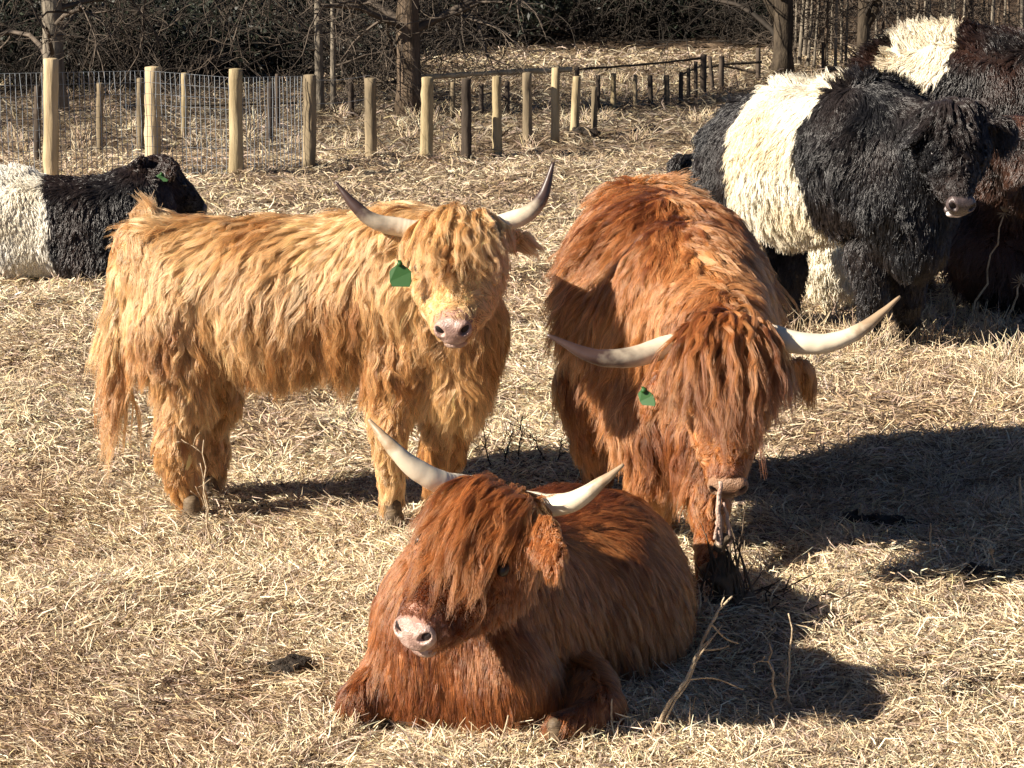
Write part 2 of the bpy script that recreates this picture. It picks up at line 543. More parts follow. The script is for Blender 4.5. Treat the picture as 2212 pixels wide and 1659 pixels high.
    sc_ = (0.55 + 0.5 * r.random(nstr)) 
    under = r.random(nstr) < layers
    sc_[under] *= 0.6
    tj = np.linspace(0, 1, M + 1)[None] * sc_[:, None] * M
    i0 = np.clip(tj.astype(int), 0, M - 1); fr = (tj - i0)[..., None]
    gsel = gp[near]
    ar = np.arange(nstr)[:, None]
    gpt = gsel[ar, i0] * (1 - fr) + gsel[ar, i0 + 1] * fr
    t1 = np.linspace(0, 1, M + 1)[None, :, None]
    cf = clump * (0.75 + 0.35 * r.random((nstr, 1, 1)))
    cf[under] *= 0.6
    rel = (root - gr[near])[:, None, :]
    P = gpt + rel * (1 - np.clip(cf, 0, 1) * t1 ** 0.7)
    fz = r.normal(size=(nstr, 1, 3)) * frizz * t1 + r.normal(size=(nstr, M + 1, 3)) * frizz * 0.07 * np.minimum(1, t1 * 3)
    P = P + fz * np.clip(ln[near] / 0.08, 0.1, 1.5)[:, None, None]
    flat = P.reshape(-1, 3)
    sd, gn = body.sample(flat)
    push = np.clip(0.0025 - sd, 0, None) * (np.tile(np.arange(M + 1), nstr) > 0)
    flat = flat + gn * push[:, None]
    flat[:, 2] = np.maximum(flat[:, 2], 0.004 + 0.012 * r.random(len(flat)))
    P = flat.reshape(nstr, M + 1, 3)
    keep = root[:, 2] > 0.0
    if bald is not None:
        keep &= ~bald(root)
    col = colf(root, near, ln[near], r)
    R = rad * (0.7 + 0.6 * r.random((nstr, 1))) * (1 - 0.72 * t1[0, :, 0][None] ** 1.6)
    return P[keep], R[keep], col[keep]

def curves_obj(name, P, R, col, mat, parent, origin):
    N, M, _ = P.shape
    hc = bpy.data.hair_curves.new(name)
    hc.add_curves([M] * N)
    hc.attributes['position'].data.foreach_set('vector', (P - np.asarray(origin)).astype(np.float32).ravel())
    a = hc.attributes.get('radius') or hc.attributes.new('radius', 'FLOAT', 'POINT')
    a.data.foreach_set('value', R.astype(np.float32).ravel())
    a = hc.attributes.new('col', 'FLOAT_COLOR', 'CURVE')
    c = np.ones((N, 4), np.float32); c[:, :3] = col
    a.data.foreach_set('color', c.ravel())
    hc.materials.append(mat)
    return link(name, hc, parent)

# ------------------------------------------------------------------ cattle parts
def frame(P0, P1, nrm):
    a = norm(P1 - P0)
    n = np.asarray(nrm, float); n = norm(n - (n @ a) * a)
    s = np.cross(a, n)          # for a head facing the camera s points to picture right or left; both sides are built
    if s[0] < 0: s = -s
    return a, n, s

class Head:
    def __init__(h, P0, P1, nrm, scale=1.0, kt=1.0):
        h.kt = kt
        h.o = P0; h.a, h.n, h.s = frame(P0, P1, nrm); h.k = scale
        h.R = np.array([h.s, h.a, h.n])
    def p(h, s, t, n):
        return h.o + h.k * (s * h.s + t * h.kt * h.a + n * h.n)
    def d(h, s, t, n):
        return norm(s * h.s + t * h.a + n * h.n)
    def add(h, B):
        k = h.k
        B.cone(h.p(0, .05, -.09), h.p(0, .20, -.085), .118 * k, .088 * k, .04 * k)
        B.cone(h.p(0, .20, -.09), h.p(0, .345, -.076), .088 * k, .060 * k, .04 * k)
        for q in (-1, 1):
            B.cone(h.p(q * .06, .03, -.07), h.p(q * .085, .16, -.075), .062 * k, .050 * k, .03 * k)
            B.cone(h.p(q * .088, .13, -.125), h.p(q * .050, .29, -.105), .066 * k * h.wide, .052 * k, .03 * k)
            B.cone(h.p(q * .045, .10, -.165), h.p(q * .022, .33, -.125), .066 * k, .038 * k, .04 * k)
        B.ell(h.p(0, .352, -.084), h.R, (.060 * k, .046 * k, .054 * k), .02 * k)
        B.cone(h.p(0, .31, -.135), h.p(0, .358, -.134), .040 * k, .034 * k, .02 * k)
    fl, cheek, side, jaw = .27, .035, .25, .05
    tilt = .0
    near = .22
    wide = 1.0
    nk = .88
    def field(h, p):
        q = (p - h.o) @ h.R.T / (h.k * np.array([1, h.kt, 1]))
        s, t, n = q[:, 0], q[:, 1], q[:, 2]
        w = smooth01((t + .06) / .05) * smooth01((.20 - np.abs(s)) / .03) * smooth01((n + .27) / .06) * smooth01((.55 - t) / .05)
        w = w * smooth01((.40 - np.linalg.norm(q - np.array([0, .2, -.08]), axis=1)) / .06)
        top = smooth01((n + .085 + .04 * (t < .05)) / .05) * smooth01((.10 + h.fl * .12 - t) / .06)
        ln = h.cheek * (1 - .75 * smooth01((t - .12) / .20)) + .004
        ln = ln * (1 + 1.0 * smooth01((-n - .13) / .05))
        ln = ln * (1 - top) + (.035 + .5 * h.cheek) * top * (1 - .6 * smooth01((t - .1) / .1))
        c = np.stack([s * 10 * h.side + h.tilt, np.ones_like(s), .22 * top - .1 * (1 - top)], -1)
        # cheeks comb back and down a little
        c[:, 0] += (1 - top) * np.sign(s) * .3
        return norm(c @ h.R), ln * h.k, w
    def forelock(h, B, parent, org, colf, nstr=14000, nclump=160, fl=.28, seed=9, rad=.0012, wave=.008, wlen=.07, fur=None, tmax=.08, side=.2, tilt=0., smax=.105, up=.35, fgrav=.12):
        def mask(p):
            q = (p - h.o) @ h.R.T / (h.k * np.array([1, h.kt, 1]))
            return (np.abs(q[:, 0]) < smax) & (q[:, 1] > -.085) & (q[:, 1] < tmax) & (q[:, 2] > -.10)
        def fld(p):
            q = (p - h.o) @ h.R.T / (h.k * np.array([1, h.kt, 1]))
            c = np.stack([q[:, 0] * 10 * side + tilt, np.ones(len(p)), .12 * np.ones(len(p))], -1)
            ln = fl * h.k * (1 - .35 * np.clip(np.abs(q[:, 0]) / .1, 0, 1)) * (1 - 2.2 * np.clip(q[:, 1], 0, .2))
            return norm(c @ h.R), ln
        P, R, col = grow(B, nstr, nclump, None, colf, rad=rad, wave=wave, wlen=wlen, clump=.68, lift=up, grav=fgrav, stray=.03, seed=seed,
                         loft=.022, frizz=.0025, curl=.5, layers=.2, rootmask=mask, fieldf=fld, cn=(.22, .22, .18, .12), mega=.3, lv=1.0)
        curves_obj('forelock', P, R, col, fur or M_fur, parent, org)
    def nose(h, parent, org, mat, res=.0042):
        k = h.k
        B = Body(res * max(k, .9), .012 * k)
        cf, sf = math.cos(.45), math.sin(.45)
        a2 = h.a * cf + h.n * sf; n2 = h.n * cf - h.a * sf
        R2 = np.array([h.s, a2, n2]); c0 = h.p(0, .388, -.068)
        k = k * h.nk
        pp = lambda x, y, z: c0 + k * (x * h.s + y * a2 + z * n2)
        B.ell(pp(0, .0, .0), R2, (.068 * k, .044 * k, .056 * k))
        for q in (-1, 1):
            B.ell(pp(q * .040, .010, .006), R2, (.032 * k, .032 * k, .038 * k), .014 * k)
        B.ell(pp(0, .008, -.038), R2, (.044 * k, .026 * k, .022 * k), .016 * k)
        B.ell(h.p(0, .385, -.140), h.R, (.048 * k, .030 * k, .026 * k), .004 * k)
        for q in (-1, 1):
            ca, sa = math.cos(q * .75), math.sin(q * .75)
            Rn = np.array([ca * h.s + sa * n2, a2, -sa * h.s + ca * n2])
            B.cut(pp(q * .049, .042, .010), Rn, (.024 * k, .032 * k, .0145 * k), .006 * k)
        B.cut(pp(0, .036, -.052), R2, (.05 * k, .020 * k, .003 * k), .005 * k)
        V, Q = B.build(noise=.0012, nsc=60)
        o = mesh('muzzle', V, Q, mat, parent, org)
        for q in (-1, 1):
            E = Body(.004, .01); ca, sa = math.cos(q * .75), math.sin(q * .75)
            Rn = np.array([ca * h.s + sa * n2, a2, -sa * h.s + ca * n2])
            E.ell(pp(q * .046, .018, .010), Rn, (.024 * k, .010 * k, .015 * k))
            V, Q = E.build()
            mesh('nostril', V, Q, M_pit, o, org)
    def eyes(h, parent, org, q_list=(-1, 1)):
        for q in q_list:
            E = Body(.004, .01)
            E.ell(h.p(q * .121, .172, -.036), h.R, (.015 * h.k, .019 * h.k, .016 * h.k))
            V, Q = E.build(); mesh('eye', V, Q, M_eye, parent, org)
    def near_nose(h, p):
        q = (p - h.p(0, .400, -.070)) @ h.R.T
        return np.linalg.norm(q / (np.array([.058, .044, .066]) * h.k), axis=1) < 1.0

def horn(parent, org, pts, radii, mat):
    n = 64
    S = spline(np.column_stack([np.array(pts), radii]), n)
    P = S[:, :3]; R = np.clip(S[:, 3], 0.0015, None)
    u = np.linspace(0, 1, n); R = R * (1 + .022 * np.sin(u * 95 + 2 * np.sin(u * 20)) * np.clip(1 - u * 1.5, 0, 1))
    V, f = tubes(P[None], R[None], 16)
    V = V + (vn3(V * 40) * .0012 + vn3(V * 12) * .0015)
    tip = np.repeat(u, 16)
    return mesh('horn', V, f, mat, parent, org, fattr={'tip': tip})

def ear_sdf(B, a, b, wdir, wid=.045, th=.014):
    a = np.array(a); b = np.array(b)
    ax = norm(b - a); wd = np.asarray(wdir, float); wd = norm(wd - (wd @ ax) * ax); nn = np.cross(ax, wd)
    L = np.linalg.norm(b - a)
    B.ell((a + b) / 2, np.array([ax, wd, nn]), (L * .55, wid, th), .02)

def ear_tag(parent, org, c, u, v, w_=.035, h_=.036, th=.0022):
    """rounded pentagon tag with a neck; c top centre, u right, v down"""
    u = norm(u); v = norm(v); n = np.cross(u, v)
    pr = [(-.16, 0), (-.2, .28), (-.75, .62), (-1, .85), (-1, 1.6), (-.8, 1.95), (.8, 1.95), (1, 1.6), (1, .85), (.75, .62), (.2, .28), (.16, 0)]
    V = [c + u * x * w_ + v * y * h_ + n * s * th + n * .004 * math.sin(y * 2) for s in (-1, 1) for x, y in pr]
    k = len(pr)
    side = np.array([[i, (i + 1) % k, k + (i + 1) % k, k + i] for i in range(k)])
    o = mesh('ear_tag', np.array(V), [side, np.arange(k)[::-1][None], (np.arange(k) + k)[None]], M_tag, parent, org, smooth=False)
    a = np.linspace(0, 2 * math.pi, 13)[:-1]
    P = np.stack([c + v * .012 + n * z for z in (-.008, .010)])
    Vb, fb = tubes(P[None], np.full((1, 2), .008), 10)
    mesh('tag_button', Vb, fb, M_tag, o, org)
    return o

def hoof(parent, org, g, r=.05, hd=(0, -1, 0)):
    hd = norm(np.array(hd, float)); sd = np.array([hd[1], -hd[0], 0])
    B = Body(.006, .006)
    for q in (-1, 1):
        B.cone(np.array([g[0], g[1], .03]) + sd * q * r * .45 + hd * .004, np.array([g[0], g[1], .012]) + sd * q * r * .45 + hd * .03, r * .52, r * .45, .004)
    B.cone(np.array([g[0], g[1], .07]), np.array([g[0], g[1], .04]), r * .8, r * .85, .01)
    V, Q = B.build(floor=0.0)
    mesh('hoof', V, Q, M_hoof, parent, org)

def palette(cols, wts, var=0.18, zs=0.0):
    cols = np.array(cols); wts = np.array(wts) / sum(wts)
    def f(root, near, ln, r):
        m = near.max() + 1
        # broad patches by position, locks by clump, a little per hair
        n1 = np.clip(0.5 + 0.75 * vnoise(root * 5.0) + 0.22 * r.normal(size=m)[near], 0, 0.999)
        cum = np.cumsum(wts)
        x = n1
        pos = np.interp(x, np.concatenate([[0], cum]), np.arange(len(cols) + 1)) - .5
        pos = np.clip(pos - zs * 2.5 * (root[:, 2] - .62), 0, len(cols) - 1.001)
        i = pos.astype(int); fr = (pos - i)[:, None]
        c = cols[i] * (1 - fr) + cols[np.minimum(i + 1, len(cols) - 1)] * fr
        c = c * np.exp(var * r.normal(size=(len(root), 1))) * np.exp(0.16 * r.normal(size=m))[near][:, None]
        return np.clip(c, 0.002, 0.95)
    return f

def D(dx, dy, dd=0.0):
    """comb direction: right, down, away"""
    return np.array([dx, dd, -dy], float)

def make_cow(name, label, cat_group, B, ctrl, colf, org, seed, nstr, nclump, fur=None, skin=None, bald=None, spots=None, **kw):
    root = empty(name, org)
    tag(root, label, 'cow', cat_group)
    V, Q = B.V, B.Q
    near = np.arange(len(V))
    sk = colf(V, near, None, np.random.default_rng(5)) * 0.75
    hd = kw.get('head')
    if hd is not None:
        q = (V - hd.p(0, .40, -.075)) @ hd.R.T / (np.array([.088, .066, .098]) * hd.k)
        m = smooth01((1.25 - np.linalg.norm(q, axis=1)) / .3)[:, None]
        sk = sk * (1 - m) + np.array(skin or (.40, .23, .18)) * m
    body = mesh('body', V, Q, M_skin, root, org, cols=sk)
    base_colf = colf
    if spots:
        def colf(rt, nr, ln, rr, base=base_colf):
            c = base(rt, nr, ln, rr)
            for p_, rd, mul in spots:
                m = smooth01((1.2 - np.linalg.norm(rt - p_, axis=1) / rd) / .4)[:, None]
                c = c * (1 + (np.array(mul) - 1) * m)
            return np.clip(c, .002, .95)
    P, R, col = grow(B, nstr, nclump, ctrl, colf, bald=bald, seed=seed, **kw)
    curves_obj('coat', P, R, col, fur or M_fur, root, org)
    return root

# ================================================================== SETTING
def grid_patch(xs, ys):
    X, Y = np.meshgrid(xs, ys, indexing='ij')
    Z = ground_h(X, Y)
    V = np.stack([X, Y, Z], -1).reshape(-1, 3)
    nx, ny = len(xs), len(ys)
    i = np.arange(nx * ny).reshape(nx, ny)
    Q = np.stack([i[:-1, :-1], i[1:, :-1], i[1:, 1:], i[:-1, 1:]], -1).reshape(-1, 4)
    return V, Q

def build_ground():
    xs = np.concatenate([np.linspace(-60, -7, 60)[:-1], np.linspace(-7, 7, 260)[:-1], np.linspace(7, 60, 60)])
    ys = np.concatenate([np.linspace(-8, 3.5, 12)[:-1], np.linspace(3.5, 16, 330)[:-1], np.linspace(16, 40, 180)])
    V, Q = grid_patch(xs, ys)
    tag(mesh('ground', V, Q, M_ground), kind='structure')
    V, Q = grid_patch(np.linspace(-60, 60, 300), np.linspace(36.7, 95, 160)); V[:, 2] += .012
    tag(mesh('wooded_hillside', V, Q, M_litter), kind='structure')

STRAW = np.array([(.78, .64, .42), (.66, .51, .32), (.88, .78, .56), (.48, .36, .23), (.70, .54, .43), (.24, .17, .115), (.84, .71, .38), (.42, .34, .29)])
STRAW_W = np.array([.18, .14, .19, .12, .13, .15, .03, .06])
def straw_cols(r, x, y, n, tone=1.0):
    i = r.choice(len(STRAW), n, p=STRAW_W / STRAW_W.sum())
    c = STRAW[i] * np.exp(.12 * r.normal(size=(n, 1)))
    # mats of paler and browner straw
    z = np.zeros_like(x)
    m = vnoise(np.stack([x * 1.1, y * 0.9, z + 30], -1)) + .7 * vnoise(np.stack([x * 4, y * 3, z + 50], -1))
    m = np.clip(m, -1, 1)[:, None]
    brown = np.array([.84, .79, .77])
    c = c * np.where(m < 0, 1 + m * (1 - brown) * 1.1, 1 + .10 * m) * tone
    return np.clip(c, .01, .92)

def straw_field():
    """matted dry straw lying every way over the field"""
    r = np.random.default_rng(21)
    Vs, Qs, Cs, off = [], [], [], 0
    bands = [(4.5, 6.0, 110000, (.012, .085), .0015, .030), (6.0, 8.0, 130000, (.015, .095), .0017, .032), (8.0, 11.0, 120000, (.02, .11), .0022, .038),
             (11.0, 15.0, 90000, (.025, .13), .0029, .045), (15.0, 20.0, 62000, (.035, .16), .0041, .055), (20.0, 31.0, 56000, (.05, .20), .006, .07), (31.0, 36.5, 26000, (.06, .26), .009, .06)]
    for y0, y1, n, (l0, l1), wd, up in bands:
        y = np.sqrt(r.random(n) * (y1 ** 2 - y0 ** 2) + y0 ** 2)
        x = (r.random(n) * 2 - 1) * (y * .245 + .45)
        # thin out where the mat is worn
        z = np.zeros(n)
        den = vnoise(np.stack([x * 2.2, y * 2.0, z + 70], -1)) + .6 * vnoise(np.stack([x * 6, y * 5, z + 80], -1))
        keep = (den > -.95 + .35 * r.random(n)) | (r.random(n) < .6)
        x, y = x[keep], y[keep]; n = len(x)
        ln = l0 + (l1 - l0) * r.random(n) ** 1.6
        # flow of the lying straw: locally aligned, with strays
        th = 2.6 * vnoise(np.stack([x * 1.6, y * 1.6, np.zeros(n) + 11], -1)) * math.pi + r.normal(size=n) * 1.2
        el = np.abs(r.normal(size=n)) * .28
        stand = r.random(n) < .07
        el[stand] = .3 + .8 * r.random(stand.sum())
        d = np.stack([np.cos(th) * np.cos(el), np.sin(th) * np.cos(el), np.sin(el)], -1)
        lift = np.abs(r.normal(size=n)) * up * .33 * (.5 + .8 * (vnoise(np.stack([x * 3, y * 3, np.zeros(n) + 90], -1)) > 0))
        p0 = np.stack([x, y, ground_h(x, y) - .004 + lift], -1)
        bend = r.normal(size=(n, 3)) * ln[:, None] * .16; bend[:, 2] = -np.abs(bend[:, 2]) * .6
        p1 = p0 + d * ln[:, None] * .5 - bend * .5
        p2 = p0 + d * ln[:, None] + bend * .8
        for q in (p1, p2): q[:, 2] = np.maximum(q[:, 2], ground_h(q[:, 0], q[:, 1]) + .003)
        sd = norm(np.cross(d, norm(np.array([0, 0, 1.0]) + .8 * r.normal(size=(n, 3)))))
        wv = (wd * (.6 + .8 * r.random(n)))[:, None]
        V = np.stack([p0 - sd * wv, p0 + sd * wv, p1 - sd * wv * .9, p1 + sd * wv * .9, p2 - sd * wv * .35, p2 + sd * wv * .35], 1)
        b = off + np.arange(n)[:, None] * 6
        Qs.append(np.concatenate([b + np.array([0, 1, 3, 2]), b + np.array([2, 3, 5, 4])]))
        tone = 1.0 if y0 < 15 else (.80 if y0 < 20 else np.where((y[:, None] > 32.6) & (x[:, None] > -1.6), .62, .42))  # far straw is browner, its tone also darkened in place of tree shade
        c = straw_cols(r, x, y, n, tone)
        Cs.append(np.repeat(c, 6, axis=0))
        Vs.append(V.reshape(-1, 3)); off += n * 6
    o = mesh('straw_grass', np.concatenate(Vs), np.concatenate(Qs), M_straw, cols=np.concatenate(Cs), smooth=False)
    tag(o, 'matted pale dry straw and dead grass over the whole field', 'dry grass', kind='stuff')

def tufts():
    """taller dead grass standing at the right and in places round the cows"""
    r = np.random.default_rng(5)
    P, Cc = [], []
    spots = []
    for _ in range(150):
        x = r.uniform(1.2, 3.4); y = r.uniform(9.2, 12.6); spots.append((x, y, .13, 26))
    for _ in range(160):
        y = r.uniform(4.8, 17); x = r.uniform(-1, 1) * (y * .24); spots.append((x, y, .075, 14))
    for _ in range(90):
        y = r.uniform(20, 30); x = r.uniform(-1, 1) * (y * .25); spots.append((x, y, .16, 30))
    for (px, py) in ((300, 1140), (420, 1160), (480, 1165), (820, 1150), (880, 1140), (430, 1175), (1400, 1180), (1530, 1310), (1600, 1290), (760, 1570), (900, 1625), (1010, 1630), (1150, 1625), (1260, 1628), (1420, 1600), (1330, 1620), (1870, 770), (1940, 765), (1000, 1110)):
        g = G(px, py); spots.append((g[0], g[1], .05, 46))
    for x, y, h, n in spots:
        a = r.random(n) * 6.28; rr = r.random(n) * .09
        bx = x + np.cos(a) * rr; by = y + np.sin(a) * rr
        L = h * (.4 + 1.0 * r.random(n))
        out = .6 * r.random(n)
        d = norm(np.stack([np.cos(a) * out + .2 * r.normal(size=n), np.sin(a) * out + .2 * r.normal(size=n), np.ones(n)], -1))
        p0 = np.stack([bx, by, ground_h(bx, by) - .005], -1)
        p1 = p0 + d * L[:, None] * .5
        d2 = norm(d + .7 * r.normal(size=(n, 3)) * np.array([1, 1, .3]))
        p2 = p1 + d2 * L[:, None] * .5
        P.append(np.stack([p0, p1, p2], 1)); Cc.append(straw_cols(r, bx, by, n, .95))
    P = np.concatenate(P); Cc = np.concatenate(Cc)
    wd = 0.0016 + .00012 * P[:, 0, 1]
    R = wd[:, None] * np.array([1, .8, .3])
    V, f = tubes(P, R, 3)
    o = mesh('dead_grass_tufts', V, f, M_straw, cols=np.repeat(Cc, 9, axis=0))
    tag(o, 'short dead grass blades standing up out of the straw', 'grass', kind='stuff')

# ---------------------------------------------------------------- posts, wire, rails
def post(px, ytop, ybase, wpx, mat, label, group, name='fence_post', lean=0.0, zb=None):
    g = G(px, ybase)
    Y = g[1]
    top = W(px + lean, ytop, Y)
    zc = Y * math.cos(PITCH) + (CAMH - .5) * math.sin(PITCH)
    rad = wpx * 1.1 / 2 * zc / F
    z0 = float(ground_h(g[0], Y)) - .03
    n = 11
    t = np.linspace(0, 1, n)
    rr = np.random.default_rng(int(px * 7 + ybase))
    P = np.stack([g[0] + (top[0] - g[0]) * t, np.full(n, Y), z0 + (top[2] - z0) * t], -1)
    P[1:-1, :2] += rr.normal(size=(n - 2, 2)) * rad * .04
    R = rad * (1.04 - .08 * t) * (1 + .03 * rr.normal(size=n))
    # slightly rounded, sawn top
    P = np.vstack([P, P[-1] + [0, 0, rad * .10], P[-1] + [0, 0, rad * .16]])
    R = np.concatenate([R, [R[-1] * .86, R[-1] * .45]])
    V, f = tubes(P[None], R[None], 16)
    o = mesh(name, V, f, mat)
    tag(o, label, 'post', group)
    return o

def posts_and_fences():
    FR = 'front row of round fence posts'
    BK = 'thin posts standing behind the front row'
    front = [(110, 128, 388, 31, M_post, 'thick pale round post left of all, taller than the wire beside it'),
             (330, 146, 372, 31, M_post, 'whitish round post rising behind the lying black cow head'),
             (509, 150, 379, 27, M_posty, 'yellow-tan round post with bright cap, right end of the wire panel'),
             (668, 163, 361, 26, M_postg, 'greenish weathered post, first one right of the yellow-tan post'),
             (802, 170, 346, 23, M_postg, 'dull grey-brown post standing in front left of the thick trunk'),
             (921, 168, 346, 25, M_posty, 'two-toned yellow and grey post just right of the thick trunk'),
             (1008, 171, 345, 20, M_postd, 'dark brown post between the two-toned post and a pale one'),
             (1074, 166, 338, 19, M_posty, 'pale yellow post with dark right edge, next to the dark brown post'),
             (1140, 158, 314, 19, M_postg, 'grey-green post, second left of the tallest thin pole'),
             (1199, 147, 311, 17, M_posty, 'post reaching the pale rail end, tallest of the middle group'),
             (1240, 166, 294, 17, M_posty, 'leaning pale post with a clod of earth at its foot'),
             (1283, 188, 291, 12, M_postg, 'short thin post at the right end of the front row')]
    for a in front:
        post(a[0], a[1], a[2], a[3], a[4], a[5], FR, lean=(6 if a[0] == 1240 else r0.normal() * 1.5))
    back = [(80, 186, 352, 14, M_postd, 'dark thin post close behind the thick left post'),
            (215, 180, 330, 14, M_postg, 'thin grey post seen alone through the wire'),
            (303, 170, 332, 15, M_postg, 'grey post half covered by the whitish round post'),
            (398, 158, 296, 13, M_posty, 'thin pale post seen through the wire, midway before the yellow-tan post'),
            (583, 178, 311, 14, M_postd, 'dark short post between the yellow-tan and greenish posts'),
            (600, 160, 285, 8, M_postd, 'slender dark stake right behind the dark short post'),
            (758, 170, 250, 12, M_postd, 'dark stump-like post beside the pale twin trunks'),
            (978, 178, 255, 10, M_postg, 'thin post right of the two-toned post'),
            (1040, 182, 251, 10, M_postd, 'thin dark post right of the dark brown post'),
            (1095, 176, 247, 10, M_postd, 'thin dark post right of the pale yellow post'),
            (1247, 145, 240, 9, M_postd, 'slim dark pole rising above the leaning pale post'),
            (1291, 163, 240, 9, M_postd, 'slim dark pole just right of the short thin post'),
            (1325, 159, 236, 11, M_posty, 'pale post starting the far line of posts'),
            (1372, 162, 236, 9, M_postg, 'second post of the far line'),
            (1406, 163, 231, 10, M_postd, 'third post of the far line, darker'),
            (1441, 163, 231, 11, M_postg, 'fourth post of the far line, wide top'),
            (1470, 156, 227, 9, M_postd, 'fifth post of the far line'),
            (1487, 148, 221, 8, M_postd, 'sixth post of the far line, climbing right'),
            (1503, 133, 212, 8, M_postd, 'seventh post of the far line, below the tall corner post'),
            (1519, 118, 206, 13, M_postd, 'tall dark corner post where the split-rail fence begins'),
            (1541, 122, 196, 8, M_postd, 'leaning dark stake of the split-rail fence'),
            (1558, 122, 194, 11, M_postd, 'dark stake of the split-rail fence nearest the corner post'),
            (1638, 104, 175, 10, M_postd, 'dark stake of the split-rail fence beside the forked trunk'),
            (1778, 92, 160, 6, M_postd, 'thin upright stake among the saplings')]
    for a in back:
        post(a[0], a[1], a[2], a[3], a[4], a[5], BK, lean=(-8 if a[0] == 1541 else r0.normal() * 1.2))
    # clod at the foot of the leaning post
    clod('earth_clod', G(1250, 296), (.16, .14, .07), 3, 'brown clod of earth at the foot of the leaning post', M_dung)
    # wire mesh
    g = [G(-60, 392), G(110, 386), G(330, 374), G(509, 377), G(668, 359), G(802, 344), G(921, 344)]
    g = [np.array(q) + [0, -.09, 0] for q in g]
    tops = [.86, .86, .85, .80, .77, .74, .72]
    w = empty('wire_fence', g[0] * np.array([1, 1, 0]))
    tag(w, 'square wire mesh stretched along the left fence posts', 'wire fence')
    org = g[0] * np.array([1, 1, 0])
    for k in range(4):
        a, b = g[k], g[k + 1]
        L = np.linalg.norm(b - a); n = int(L / .042)
        t = (np.arange(n) + .5) / n
        base = a + (b - a) * t[:, None]
        hgt = tops[k] + (tops[k + 1] - tops[k]) * t
        M = 5; u = np.linspace(0, 1, M)
        P = np.repeat(base[:, None], M, 1); P[:, :, 2] = .01 + hgt[:, None] * u[None]
        P[:, :, 0] += r0.normal(size=(n, M)) * .004; P[:, :, 1] += r0.normal(size=(n, M)) * .006
        V1 = tubes(P, np.full((n, M), .0028), 4, caps=False)
        nh = 11; mh = 24; v = np.linspace(0, 1, mh)
        Q = (a + (b - a) * v[:, None])[None].repeat(nh, 0)
        hh = (tops[k] + (tops[k + 1] - tops[k]) * v)[None]
        Q[:, :, 2] = .01 + hh * (np.linspace(0.02, 1, nh)[:, None] ** 1.15)
        Q[:, :, 1] += .002 + .004 * r0.normal(size=(nh, mh))
        V2 = tubes(Q, np.full((nh, mh), .0014), 4, caps=False)
        V, f = join([V1, V2])
        mesh('wire_panel', V, f, M_wire, w, org)
    a, b = g[4], g[5]
    Q = (a + (b - a) * np.linspace(0, 1, 12)[:, None])[None].repeat(4, 0)
    Q[:, :, 2] = np.linspace(.15, .75, 4)[:, None] - .02 * np.sin(np.linspace(0, math.pi, 12))[None]
    V, f = tubes(Q, np.full((4, 12), .0016), 4, caps=False)
    mesh('wire_strand', V, f, M_wire, w, org)
    # rails
    def rail(pts, wpx, mat, label):
        P = spline(np.array([W(*p) for p in pts]), 20)
        rad = wpx / 2 * pts[0][2] * 1.02 / F
        P = P + r0.normal(size=P.shape) * rad * .12
        V, f = tubes(P[None], np.full((1, 20), rad) * (1 + .1 * r0.normal(size=(1, 20))), 8)
        tag(mesh('fence_rail', V, f, mat), label, 'fence rail', 'rails of the far fences')
    rail([(905, 168, 24.6), (1060, 158, 24.9), (1235, 150, 25.2)], 11, M_post, 'long pale rail resting level behind the middle posts')
    rail([(1240, 150, 26.5), (1380, 140, 27), (1515, 126, 27.5)], 5, M_barkd, 'thin dark rail running to the tall corner post')
    rail([(640, 172, 25.5), (770, 176, 25.2), (905, 180, 25)], 5, M_barkd, 'dark low rail left of the thick trunk')
    rail([(1470, 162, 26.6), (1519, 140, 28)], 4, M_barkd, 'short sloping rail rising to the tall corner post')
    rail([(1519, 146, 28.8), (1580, 138, 29), (1645, 134, 29.2)], 6, M_barkd, 'upper dark rail between the corner post and the forked trunk')
    rail([(1560, 142, 28.9), (1600, 150, 29), (1632, 158, 29)], 5, M_barkd, 'slanting lower rail falling toward the forked trunk')
    rail([(380, 226, 22.5), (480, 226, 22.6), (640, 222, 22.8)], 5, M_barkd, 'dark rail seen low through the wire mesh')

def clod(name, g, size, seed, label, mat, cat='clod', group=None):
    B = Body(min(size) * .16, min(size) * .3)
    r = np.random.default_rng(seed)
    z0 = float(ground_h(g[0], g[1]))
    for k in range(6):
        o = r.normal(size=3) * np.array(size) * .38
        B.ell(np.array([g[0], g[1], z0 + size[2] * .3]) + o * [1, 1, .5], np.eye(3), np.array(size) * (.35 + .3 * r.random()))
    V, Q = B.build(noise=min(size) * .35, nsc=1.6 / min(size))
    o = mesh(name, V, Q, mat)
    tag(o, label, cat, group)
    return o

